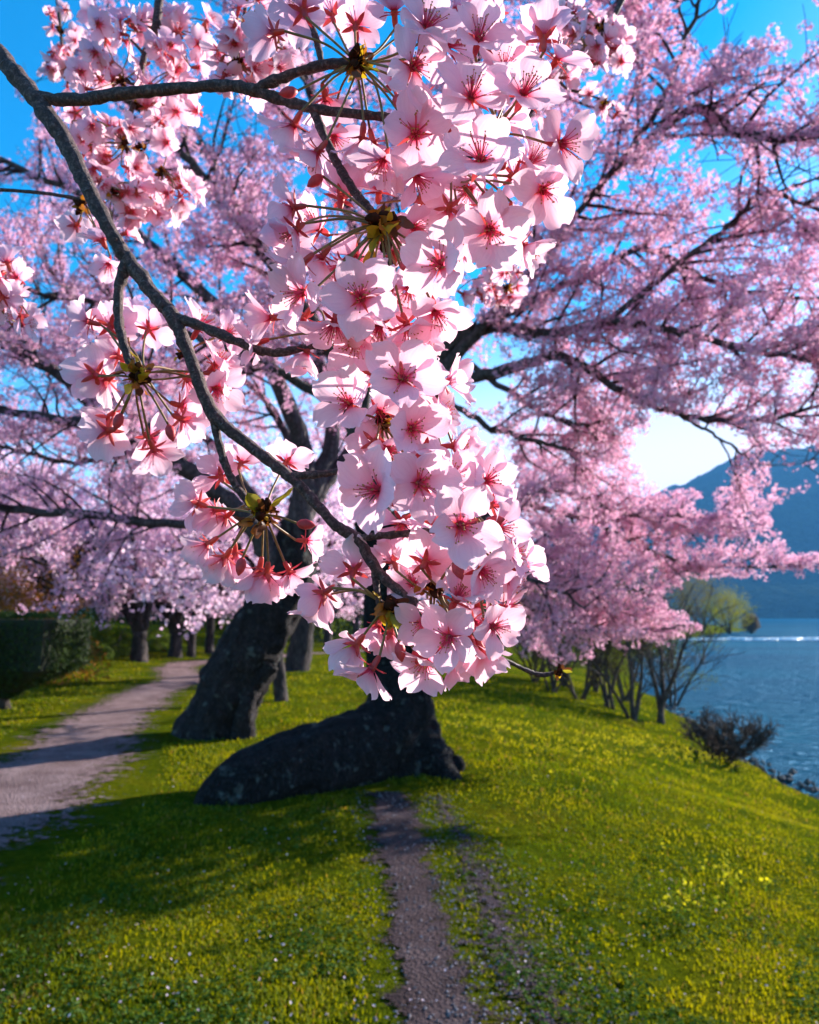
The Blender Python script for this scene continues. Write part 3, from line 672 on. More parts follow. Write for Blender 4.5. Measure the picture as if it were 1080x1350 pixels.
# ------------------------------------------------------------------ hedge, bushes, wood behind
def leafy(root, C, D, n_size, rg, lo, hi, name='foliage', kind='stuff'):
    g = Geo(); add_flakes(g, C-np.array(root.location), D, n_size, rg, lo, hi, .55); o = g.build(name, M_LEAF, root, smooth=False); o['kind'] = kind; return o
M_DARKCORE = simple('hedge_inner_shade', (.02, .025, .012), .9)  # near-black colour standing in for the shade between the hedge leaves
rg = np.random.default_rng(41)
hb = G(38, 942); hz = H1(hb[0], hb[1]); hb = np.array([hb[0], hb[1], hz])
hd = empty('clipped_hedge', hb, 'square clipped dark green bush on a short stem at the left edge', 'hedge')
cx, cy = hb[0]-.72, hb[1]+.5
def hedge_pts(n, sh):
    """points on a clipped block: flat sides, flat top, narrowing to the stem below"""
    u = rg.uniform(-1, 1, (n, 3)); k = np.argmax(np.abs(u), 1); u[np.arange(n), k] = np.sign(u[np.arange(n), k])
    D = np.zeros((n, 3)); D[np.arange(n), k] = u[np.arange(n), k]
    z = .93+u[:, 2]*.66; low = 1-.75*sstep(.75, .25, z)
    X = np.stack([cx+u[:, 0]*1.12*low*sh, cy+u[:, 1]*.95*low*sh, hz+z*sh+(1-sh)*.93], -1)
    return X, D
X, D = hedge_pts(15000, 1.0)
leafy(hd, X+rg.normal(0, .025, X.shape), D+.7*rg.normal(0, 1, D.shape), .030, rg, (.018, .035, .010), (.05, .085, .018))
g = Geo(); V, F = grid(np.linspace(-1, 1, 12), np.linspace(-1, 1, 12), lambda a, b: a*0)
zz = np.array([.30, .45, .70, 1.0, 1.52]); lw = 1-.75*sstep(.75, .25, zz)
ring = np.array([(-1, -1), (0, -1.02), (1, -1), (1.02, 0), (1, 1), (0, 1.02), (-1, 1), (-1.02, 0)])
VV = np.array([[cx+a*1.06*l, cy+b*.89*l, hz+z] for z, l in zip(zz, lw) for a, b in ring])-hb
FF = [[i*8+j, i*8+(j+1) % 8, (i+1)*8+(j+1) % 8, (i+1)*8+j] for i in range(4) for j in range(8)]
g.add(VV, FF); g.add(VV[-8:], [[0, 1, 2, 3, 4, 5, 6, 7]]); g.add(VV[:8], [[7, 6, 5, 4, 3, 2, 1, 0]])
g.build('shade_core', M_DARKCORE, hd, smooth=False)  # solid block, coloured dark as the shade inside the foliage
g = Geo(); add_tube(g, np.array([[cx+.05, cy, hz-.1], [cx, cy, hz+.2], [cx, cy, hz+.45]])-hb, [.13, .10, .12], 10, noise=.1, nz=.2); g.build('stem', M_BARK2, hd)

def dome_bush(px, py, lab, rx, hgt, lo, hi, seed, n=5000, size=.035, grp=None, dist=None, name='bush', twig=True):
    rg = np.random.default_rng(seed)
    if dist is None:
        b = GH(px, py)
    else: b = P(px, py, dist)
    base = np.array([b[0], b[1], max(H1(b[0], b[1]), LAKE_Z)])
    root = empty(name, base, lab, 'bush', grp)
    D = unit(rg.normal(0, 1, (n, 3))); D[:, 2] = np.abs(D[:, 2])
    a = np.arctan2(D[:, 1], D[:, 0]); lump = 1+.16*np.sin(3*a+seed)+.12*np.sin(5*a+7*D[:, 2]+seed)+.12*np.sin(9*D[:, 2]+2*a)
    C = base+D*np.array([rx, rx, hgt])*(lump*rg.uniform(.55, 1.05, n)**.5)[:, None]
    leafy(root, C, D+.8*rg.normal(0, 1, D.shape), size, rg, lo, hi)
    g = Geo()
    for i in range(26):
        d = unit(rg.normal(0, 1, 3)*[1, 1, .6]+[0, 0, .8]); w = wander(np.zeros(3)+[0, 0, -.05], d, hgt*rg.uniform(.7, 1.0), 5, rg, .15, .03)
        add_tube(g, w*[rx/hgt*.8, rx/hgt*.8, 1], np.linspace(.02*hgt, .006*hgt, 6), 4)
    o = g.build('branches', M_SHRUBBARK, root); o['kind'] = 'stuff'
dome_bush(18, 900, 'rounded rusty brown bush behind the clipped hedge', 1.6, 3.0, (.20, .08, .012), (.36, .15, .025), 51, 9000, .045)
# undergrowth and wood closing the view behind the far cherries
rg = np.random.default_rng(52); n = 42000
a = rg.uniform(0, 1, n); x = -46+a*64; y = 52+6*np.sin(a*9)+rg.uniform(-5, 5, n)
hgt = (3.2+1.2*np.sin(a*23)+.8*np.sin(a*57+1)+.5*np.sin(a*131))*np.where(x > 6, .75, 1)
z = H(x, y)+hgt*rg.uniform(0, 1, n)**.8
g = Geo(); add_flakes(g, np.stack([x, y, z], -1), rg.normal(0, 1, (n, 3))+[0, -.4, .3], .16, rg, (.014, .026, .010), (.05, .075, .016), .55)
tag(g.build('undergrowth', M_LEAF, smooth=False), 'dark green undergrowth closing the view behind the far cherry trees', None, kind='stuff')
rg = np.random.default_rng(53)
for i, (px, py, lab) in enumerate([(118, 868, 'bright green leafy clump on the rise just right of the clipped hedge'), (150, 862, 'low yellow green clump left of the low-forked cherry'), (212, 858, 'small green shrub between the low-forked and twin-stemmed cherries')]):
    dome_bush(px, py, lab, .8, .9-.15*i, (.06, .10, .012), (.16, .22, .02), 54+i, 2500, .05, 'small green shrubs under the far cherries')

# ------------------------------------------------------------------ bare trees and bushes on the bank
def bare_tree(px, py, lab, h, spread, stems, seed, r0=.05, dense=6, dist=None, cat='tree', name='bare_tree', grp='leafless trees on the bank', leaves=None, lean=0):
    rg = np.random.default_rng(seed)
    b = GH(px, py)
    if dist: b = P(px, py, dist)
    base = np.array([b[0], b[1], H1(b[0], b[1])])
    root = empty(name, base, lab, cat, grp)
    L = []; gt = Geo()
    for s in range(stems):
        a = rg.uniform(0, 2*math.pi); d = unit([math.cos(a)*spread+lean, math.sin(a)*spread, 1])
        w = wander(np.array([rg.normal(0, .06), rg.normal(0, .06), -.1]), d, h*rg.uniform(.75, 1.05), 9, rg, .10, .03)
        gs = Geo(); rr = np.linspace(r0*rg.uniform(.7, 1.1), .012, len(w)); w2, r2 = spline(w, 3, rr); add_tube(gs, w2, r2, 7, noise=.06, nz=.3); gs.build('trunk', M_SHRUBBARK, root)
        for i in range(int(dense*1.7)):
            f = rg.uniform(.2, 1); q, td, _ = at_len(w, f)
            d1 = unit(td+unit(np.cross(td, rg.normal(0, 1, 3)))*rg.uniform(.5, 1.0)); l1 = h*rg.uniform(.22, .5)*(1.15-.5*f)
            b1 = wander(q, d1, l1, 6, rg, .14, .03); add_tube(gt, b1, np.linspace(.015, .005, 7), 4)
            for j in range(7):
                f2 = rg.uniform(.2, 1); q2, t2, _ = at_len(b1, f2); d2 = unit(t2+unit(np.cross(t2, rg.normal(0, 1, 3)))*rg.uniform(.4, .9)); l2 = l1*rg.uniform(.25, .6)
                b2 = wander(q2, d2, l2, 4, rg, .15, .02); add_tube(gt, b2, np.linspace(.007, .0035, 5), 3)
                L.append(b2[-1]); L.append(b2[2])
    o = gt.build('twigs', M_SHRUBBARK, root); o['kind'] = 'stuff'
    if leaves:
        L = np.array(L); L = L[rg.uniform(0, 1, len(L)) < leaves[0]]; k = leaves[1]
        C = np.repeat(L, k, 0)+rg.normal(0, .09, (len(L)*k, 3)); g = Geo(); add_flakes(g, C, rg.normal(0, 1, C.shape), leaves[4] if len(leaves) > 4 else .022, rg, leaves[2], leaves[3], .5)
        o = g.build('crown', M_LEAF, root, smooth=False); o['kind'] = 'stuff'
    return root
YG = ((.13, .17, .015), (.24, .26, .02))
bare_tree(868, 952, 'leafless two-stemmed tree leaning over the water, tallest of the bank trees', 3.3, .30, 3, 61, .075, 9, lean=.25)
bare_tree(836, 950, 'crooked bare tree with a pale broken branch beside the grassy lip', 2.5, .35, 3, 62, .06, 8, leaves=(.25, 7, (.10, .07, .03), (.19, .14, .05), .018))
bare_tree(800, 932, 'tangled bare tree with young yellow green leaves on the bank', 3.0, .35, 4, 63, .05, 7, leaves=(.45, 20, *YG))
bare_tree(765, 922, 'dense clump of thin grey bare stems under the pink boughs', 2.8, .4, 6, 64, .045, 6, leaves=(.25, 7, (.10, .07, .03), (.19, .14, .05), .018))
bare_tree(728, 912, 'bare thicket of upright stems farthest left along the bank', 2.6, .4, 6, 65, .04, 6, leaves=(.25, 7, (.10, .07, .03), (.19, .14, .05), .018))
bare_tree(885, 930, 'young willow with sparse yellow green leaves behind the leaning bare tree', 3.4, .35, 4, 66, .05, 7, leaves=(.40, 18, *YG))
bare_tree(705, 900, 'low brown brushwood at the back of the bank below the blossom', 2.2, .5, 7, 67, .035, 6, leaves=(.25, 7, (.10, .07, .03), (.19, .14, .05), .018))
bare_tree(745, 905, 'brown leafless thicket behind the grey stems, half hidden by pink boughs', 3.0, .4, 6, 69, .045, 7, leaves=(.3, 8, (.10, .075, .02), (.20, .16, .04), .02))
bare_tree(825, 925, 'bushy brown bare tree behind the crooked one', 3.0, .4, 5, 70, .045, 8, leaves=(.25, 7, (.10, .075, .02), (.20, .16, .04), .02))
bare_tree(785, 912, 'spreading leafless tree between the two thickets on the bank', 2.8, .45, 5, 71, .04, 8, leaves=(.2, 6, (.12, .10, .02), (.22, .20, .03), .02))
bare_tree(955, 1002, 'leafless dome-shaped bush of fine dark twigs at the edge of the water', 1.0, .95, 22, 68, .009, 6, cat='bush', name='bare_bush', grp=None)
# wooded point further along the shore
for i, (px, d, h, lab, lo, hi) in enumerate([
        (800, 105, 9.5, 'bare brown tree at the left of the wooded point', (.13, .085, .05), (.20, .13, .08)), (845, 110, 10, 'tall brown bare tree on the wooded point', (.14, .10, .055), (.21, .15, .08)),
        (885, 112, 11, 'broad brown tree in the middle of the wooded point', (.15, .11, .05), (.22, .16, .07)), (922, 115, 9.5, 'rounded olive brown tree near the tip of the point', (.14, .12, .03), (.22, .18, .05)),
        (957, 118, 7.0, 'yellow green willow at the tip of the wooded point', (.22, .22, .02), (.36, .32, .03)), (985, 122, 3.0, 'small grey brown bush last on the tip of the point', (.13, .09, .07), (.20, .14, .10))]):
    rg2 = np.random.default_rng(80+i); x = (px-540)/FPX*d; y = d; base = np.array([x, y, max(H1(x, y), LAKE_Z)])
    root = empty('shore_tree', base, lab, 'tree', 'trees on the wooded point')
    g = Geo()
    for s in range(5):
        w = wander(np.zeros(3), unit([rg2.normal(0, .35), rg2.normal(0, .35), 1]), h*.85, 6, rg2, .12, .02); add_tube(g, w, np.linspace(.16, .04, 7), 5)
    g.build('trunk', M_SHRUBBARK, root)
    n = 5200; D = unit(rg2.normal(0, 1, (n, 3))); a = np.arctan2(D[:, 1], D[:, 0])
    C = D*np.array([h*.42, h*.42, h*.46])*((1+.2*np.sin(3*a+i)+.16*np.sin(6*D[:, 2]+4*a))*rg2.uniform(.3, 1.08, n)**.5)[:, None]+[0, 0, h*.54]
    g = Geo(); add_flakes(g, C, D+.8*rg2.normal(0, 1, D.shape), .13, rg2, lo, hi, .3); o = g.build('crown', M_LEAF, root, smooth=False); o['kind'] = 'stuff'

# ------------------------------------------------------------------ grass, wild flowers, fallen petals
def seg_dist(x, y, c, w):
    """signed distance outside a ribbon's edge"""
    best = np.full(x.shape, 1e9)
    for i in range(0, len(c), 2):
        best = np.minimum(best, np.hypot(x-c[i, 0], y-c[i, 1])-w[i])
    return best
rg = np.random.default_rng(90)
def ground_samples(n, d0, d1, power, xm=1.25):
    u = rg.uniform(0, 1, n); d = (d0**(-power)+(d1**(-power)-d0**(-power))*u)**(-1/power)
    x = d*rg.uniform(-.66, .66, n)*xm; y = d; return x, y
def blades(n, d0, d1, hmin, hmax, power=.7):
    x, y = ground_samples(n, d0, d1, power)
    ok = x < np.interp(y, SH_Y, SH_X)-.35
    od = np.minimum(seg_dist(x, y, *PATH), seg_dist(x, y, *TRAIL))
    for s in SC_L: od = np.minimum(od, seg_dist(x, y, *s)+.12+.20*np.clip(vn(x, y, .13, 4)+.35, 0, 1))
    pr = sstep(-.12, .10, od)*np.clip(.62+.5*vn(x, y, .45, 3)+.25*vn(x, y, 1.6, 5), .12, 1)
    # thin, trodden turf right of the trail
    tro = np.exp(-((x-.75-.12*(6-y))/.55)**2)*sstep(8, 6.2, y); pr *= 1-.75*tro*(vn(x, y, .16, 9) < .25)
    ok &= rg.uniform(0, 1, n) < pr
    x, y = x[ok], y[ok]; n = len(x)
    z = H(x, y)-.005; sc = np.clip(y/5, 1, 4)**.55
    h = rg.uniform(hmin, hmax, n)*sc*(.75+.5*np.clip(vn(x, y, .5, 2)+.4, 0, 1)); w = rg.uniform(.0025, .0055, n)*sc**1.6
    a = rg.uniform(0, 2*math.pi, n); t = np.stack([np.cos(a), np.sin(a), 0*a], -1); b = np.stack([-np.sin(a), np.cos(a), 0*a], -1)
    lean = rg.uniform(.1, .9, n)[:, None]*h[:, None]
    B = np.stack([x, y, z], -1)
    v0 = B-b*w[:, None]; v1 = B+b*w[:, None]; mid = B+t*lean*.35+np.array([0, 0, 1])*(h*.6)[:, None]
    v2 = mid+b*w[:, None]*.8; v3 = mid-b*w[:, None]*.8; v4 = B+t*lean+np.array([0, 0, 1])*(h*.92)[:, None]
    V = np.stack([v0, v1, v2, v3, v4], 1).reshape(-1, 3); o = np.arange(n)[:, None]*5
    k = np.clip(rg.uniform(0, 1, n)*.5+.65*(.42+.5*vn(x, y, 1.1, 6)+.45*vn(x, y, .37, 3)), 0, 1)[:, None]
    c = np.array([.056, .118, .003])*(1-k)+np.array([.272, .265, .004])*k
    dry = (rg.uniform(0, 1, n) < .05+.22*(vn(x, y, .6, 12) > .75))[:, None]; c = np.where(dry, [.24, .17, .06], c)
    g.add(V, [o+np.array([0, 1, 2, 3]), o+np.array([3, 2, 4])], np.repeat(c, 5, 0))
g = Geo()
blades(210000, 2.6, 9, .012, .034); blades(90000, 8, 30, .014, .04)
tag(g.build('grass', M_GRASS, smooth=False), 'short yellow green grass blades covering the lawn', None, kind='stuff')
# broad-leaved weeds in the near turf
g = Geo(); x, y = ground_samples(9000, 2.6, 9, 1.0); ok = (seg_dist(x, y, *TRAIL) > .03) & (seg_dist(x, y, *PATH) > .1) & (x < 5) & (vn(x, y, .5, 4) > -.15); x, y = x[ok], y[ok]
for k in range(5):
    a = rg.uniform(0, 6.3, len(x)); C = np.stack([x+.02*np.cos(a), y+.02*np.sin(a), H(x, y)+rg.uniform(.012, .035, len(x))], -1)
    add_flakes(g, C, np.stack([.5*np.cos(a), .5*np.sin(a), np.ones(len(x))], -1), .011, rg, (.03, .08, .008), (.10, .16, .015), .6)
tag(g.build('clover', M_LEAF, smooth=False), 'small round-leaved weeds mixed through the near turf', None, kind='stuff')
# yellow wild flowers
g = Geo(); gs = Geo()
for cx_, cy_, n, s in [(640, 968, 45, .4), (770, 1000, 55, .5), (830, 992, 45, .4), (905, 1002, 90, .35), (865, 1000, 50, .4), (955, 1170, 14, .18), (905, 1215, 8, .12), (690, 975, 20, .5), (715, 1035, 10, .5)]:
    c = GH(cx_, cy_)
    x = c[0]+rg.normal(0, s, n); y = c[1]+rg.normal(0, s*.8, n); ok = x < np.interp(y, SH_Y, SH_X)-.4; x = x[ok]; y = y[ok]; n = len(x)
    h = rg.uniform(.08, .20, n)
    for i in range(n):
        z = H1(x[i], y[i]); add_tube(gs, np.array([(x[i], y[i], z-.01), (x[i]+.01, y[i], z+h[i])]), [.003, .002], 3, col=(.08, .14, .015), capend=False)
    for k in range(5):
        C = np.stack([x, y, H(x, y)+h], -1)+rg.normal(0, .018, (n, 3)); add_flakes(g, C, rg.normal(0, .6, (n, 3))+[0, -.3, 1], .012, rg, (.62, .50, .01), (.80, .66, .02), .9)
    C = np.stack([x, y, H(x, y)+h*.5], -1)+rg.normal(0, .02, (n, 3)); add_flakes(gs, C, rg.normal(0, 1, (n, 3)), .02, rg, (.07, .13, .012), (.12, .18, .02), .4)
g.V += gs.V; off = g.n
for k in gs.F: g.F.setdefault(k, []); g.M.setdefault(k, []); g.F[k] += [f+off for f in gs.F[k]]; g.M[k] += gs.M[k]
g.C += gs.C; g.UV += gs.UV; g.n += gs.n
tag(g.build('wild_flowers', M_LEAF, smooth=False), 'patches of small yellow wild flowers in the sunny grass', None, kind='stuff')
# fallen petals
g = Geo(); x, y = ground_samples(3000, 2.6, 16, 1.1); ok = x < np.interp(y, SH_Y, SH_X)-.5; ok &= rg.uniform(0, 1, len(x)) < np.clip(.45+.6*vn(x, y, .9, 8), .05, 1); x, y = x[ok], y[ok]
on = np.minimum(seg_dist(x, y, *TRAIL), seg_dist(x, y, *PATH)) < 0
C = np.stack([x, y, H(x, y)+np.where(on, .018, rg.uniform(.012, .04, len(x)))], -1)
add_flakes(g, C, rg.normal(0, .35, C.shape)+[0, 0, 1], .0075, rg, (.50, .36, .40), (.72, .58, .64), .75)
tag(g.build('fallen_petals', M_LITTER, smooth=False), 'pale fallen petals sprinkled over the turf and the trail', None, kind='stuff')
# pebbles on the trail
g = Geo()
for c, w in [TRAIL]+SC_L[1:]:
    for i in range(900 if len(c) > 100 else 40):
        k = rg.integers(0, len(c)-1); a = rg.uniform(-1, 1); x = c[k, 0]+a*w[k]*1.1; y = c[k, 1]+rg.normal(0, .03); s = rg.uniform(.003, .011)
        O = np.array([(1, 0, 0), (0, 1, 0), (-1, 0, 0), (0, -1, 0), (0, 0, .8), (0, 0, -.5)])*s*rg.uniform(.6, 1.3, (6, 1)); k_ = rg.uniform(.09, .24)
        g.add(O+[x, y, H1(x, y)+.013], [[0, 1, 4], [1, 2, 4], [2, 3, 4], [3, 0, 4], [1, 0, 5], [2, 1, 5], [3, 2, 5], [0, 3, 5]], (k_, k_*.85, k_*.88))
m, t, out = newmat('pebble'); a = N(t, 'ShaderNodeVertexColor', layer_name='Col'); b = N(t, 'ShaderNodeBsdfDiffuse'); t.links.new(a.outputs[0], b.inputs[0]); t.links.new(b.outputs[0], out.inputs[0])
tag(g.build('pebbles', m, smooth=False), 'small grey pebbles and crumbs of soil on the dirt trail', None, kind='stuff')
# stones along the water's edge
g = Geo()
for i in range(240):
    y = rg.uniform(8, 24); x = np.interp(y, SH_Y, SH_X)+rg.normal(-.05, .16); s = rg.uniform(.03, .10)
    O = np.array([(1, 0, 0), (0, 1, 0), (-1, 0, 0), (0, -1, 0), (0, 0, .7), (0, 0, -.6)])*s*rg.uniform(.6, 1.3, (6, 1)); k_ = rg.uniform(.05, .14)
    g.add(O+[x, y, LAKE_Z+.03+rg.uniform(0, .08)], [[0, 1, 4], [1, 2, 4], [2, 3, 4], [3, 0, 4], [1, 0, 5], [2, 1, 5], [3, 2, 5], [0, 3, 5]], (k_, k_*.95, k_*.9))
tag(g.build('shore_stones', m, smooth=False), 'dark stones strung along the waterline', None, kind='stuff')

# ------------------------------------------------------------------ the near branch: flower pieces
def petal_geo(seed, al, bend=.25, cup=.28, L=.0188, phi=0.0, g=None, wf=.84):
    """one notched obovate petal, base at the flower's centre; al = angle from the flower's axis"""
    rs = np.random.default_rng(seed); nu, nv = 9, 8
    u = np.linspace(0, 1, nu)[:, None]; v = np.linspace(-1, 1, nv)[None, :]
    hw = .47*L*wf*(np.sin(math.pi*(.04+.82*u)))**.9*(.30+.70*np.minimum(1, u*1.9))*rs.uniform(.9, 1.1)
    q1, q2 = rs.uniform(0, 6, 2); asym = rs.uniform(-.12, .12)
    l = L*u*(1-.20*np.exp(-(v/.20)**2)*u**5-.10*v**2*u**3+.05*asym*v)
    X = hw*(v+asym*.4*u)
    Z = cup*X**2/(.5*L)*1.2*(1-.3*u)+.045*L*np.sin(3*u+2.2*v+q1)*u+.035*L*np.sin(5*v+q2+3*u)*u**2
    # curve along its length
    ang = al-(bend+rs.uniform(-.2, .25))*(1-u)+rs.uniform(-.45, .40)*u**2+rs.uniform(-.18, .18)*v*u
    step = np.diff(np.vstack([0*l[:1], l]), axis=0)
    rad = .0012+np.cumsum(step*np.sin(ang), 0); zz = np.cumsum(step*np.cos(ang), 0)
    nr = -np.cos(ang); nz_ = np.sin(ang)
    rr = rad+Z*nr; zc = zz+Z*nz_
    c, s = math.cos(phi), math.sin(phi)
    V = np.stack([rr*c-X*s, rr*s+X*c, zc], -1).reshape(-1, 3)
    i = np.arange(nu-1)[:, None]*nv+np.arange(nv-1)[None, :]; F = np.stack([i, i+1, i+nv+1, i+nv], -1).reshape(-1, 4)
    uv = np.stack([np.broadcast_to((v+1)/2, (nu, nv)), np.broadcast_to(u, (nu, nv))], -1).reshape(-1, 2)
    g = g or Geo(); g.add(V, F, None, uv); return g
OPEN = [R(78), R(66), R(52), R(38)]            # wide open ... bell-shaped
PET = {(o, k): petal_geo(100+o*10+k, OPEN[o]).mesh('petal', M_PETAL) for o in range(4) for k in range(5)}
def corolla(seed, o):
    rs = np.random.default_rng(seed); g = Geo()
    for k in range(5):
        petal_geo(seed*7+k, OPEN[o]+rs.normal(0, .17), phi=k*2*math.pi/5+rs.normal(0, .08), g=g, L=.0182*rs.uniform(.93, 1.06))
    return g.mesh('corolla', M_PETAL)
CORO = {(o, k): corolla(300+o*10+k, o) for o in range(4) for k in range(3)}
def stamens(seed, o):
    rs = np.random.default_rng(seed); g = Geo()
    for i in range(24):
        ph = rs.uniform(0, 6.283); tl = rs.uniform(.1, .75)*(OPEN[o]/OPEN[0]); L = rs.uniform(.007, .0115)
        d = np.array([math.cos(ph)*math.sin(tl), math.sin(ph)*math.sin(tl), math.cos(tl)]); p0 = d*[.0016, .0016, 0]+[0, 0, -.0006]
        w = np.array([p0, p0+d*L*.5+[0, 0, .0006], p0+d*L]); add_tube(g, w, [.00026, .0002, .00016], 3, mi=0, capend=False)
        e = w[-1]; s = .00050; O = np.array([(1, 0, 0), (0, 1, 0), (-1, 0, 0), (0, -1, 0), (0, 0, .9), (0, 0, -.9)])*s
        g.add(O+e, [[0, 1, 4], [1, 2, 4], [2, 3, 4], [3, 0, 4], [1, 0, 5], [2, 1, 5], [3, 2, 5], [0, 3, 5]], mi=1)
    return g.mesh('stamens', [M_FIL, M_ANTH])
STAM = {(o, k): stamens(500+o*10+k, o) for o in range(4) for k in range(2)}
def calyx_geo(o):
    """cup-shaped tube, five pointed sepals in a star behind the petals, red centre in front"""
    g = Geo(); z = np.array([-.0085, -.0075, -.005, -.0025, -.0004, .0002]); r = np.array([.0006, .0013, .0017, .0017, .0021, .0022])
    V, F, uv = tube(np.stack([0*z, 0*z, z], -1), r, 10, capend=True); g.add(V, F, None, uv, 0)
    for k in range(5):
        a = (k+.5)*2*math.pi/5; tl = OPEN[o]+.30; n = 6; u = np.linspace(0, 1, n)
        hw = .00125*np.sin(math.pi*np.clip(.22+.78*u, 0, 1))**.8+.00005
        rr = .0016+.0078*u*math.sin(tl); zz = -.0014+.0078*u*math.cos(tl)-.0012*u**2
        c, s = math.cos(a), math.sin(a); VV = []
        for sg in (-1, 0, 1):
            VV.append(np.stack([rr*c-sg*hw*s, rr*s+sg*hw*c, zz-(0.0004 if sg == 0 else 0)], -1))
        VV = np.concatenate(VV); i = np.arange(n-1); FF = np.concatenate([np.stack([i+b, i+1+b, i+1+b+n, i+b+n], -1) for b in (0, n)])
        g.add(VV, FF, mi=0)
    th = np.linspace(0, 2*math.pi, 10, endpoint=False)
    ring = np.stack([.0023*np.cos(th), .0023*np.sin(th), 0*th+.0009], -1); g.add(np.vstack([ring, [[0, 0, -.0004]]]), [[i, (i+1) % 10, 10] for i in range(10)], mi=1)
    return g.mesh('flower', [M_CALYX, M_CENTRE])
CALYX = [calyx_geo(o) for o in range(4)]
def scale_mesh(kind):
    """one papery bud scale"""
    g = Geo(); n = 6; u = np.linspace(0, 1, n); hw = .0030*np.sin(math.pi*np.clip(.18+.72*u, 0, 1)); zz = .0085*u; bend = .0030*u**2+.0005*np.sin(9*u+kind)
    V = np.concatenate([np.stack([s*hw, bend-.35*abs(s)*hw, zz], -1) for s in (-1, 0, 1)]); i = np.arange(n-1)
    F = np.concatenate([np.stack([i+b, i+1+b, i+1+b+n, i+b+n], -1) for b in (0, n)])
    c = np.array([(.42, .14, .012), (.58, .36, .015), (.13, .04, .012)][kind])
    g.add(V, F, c*(1+.0*V[:, :1]))
    return g.mesh('bud_scale', M_SCALE_Y)
SCALE = [scale_mesh(0), scale_mesh(1), scale_mesh(2)]
def leaf_mesh():
    g = Geo(); n = 8; u = np.linspace(0, 1, n); hw = .0042*np.sin(math.pi*np.clip(.06+.94*u, 0, 1))**.8; zz = .021*u; b = .005*u**2
    V = np.concatenate([np.stack([s*hw, b+.5*abs(s)*hw+.0005*np.sin(12*u+s), zz], -1) for s in (-1, -.5, 0, .5, 1)]); i = np.arange(n-1)
    F = np.concatenate([np.stack([i+q, i+1+q, i+1+q+n, i+q+n], -1) for q in range(0, 4*n, n)])
    k = np.repeat(np.array([1, .9, .7, .9, 1])[:, None], n, 1).ravel()[:, None]
    g.add(V, F, np.array([.36, .30, .02])*k); return g.mesh('young_leaf', M_SCALE_Y)
LEAFM = leaf_mesh()
def camdir(f): return np.array(f[0]*RGT+f[1]*UPV-f[2]*FWD)     # right, up, towards the viewer -> world

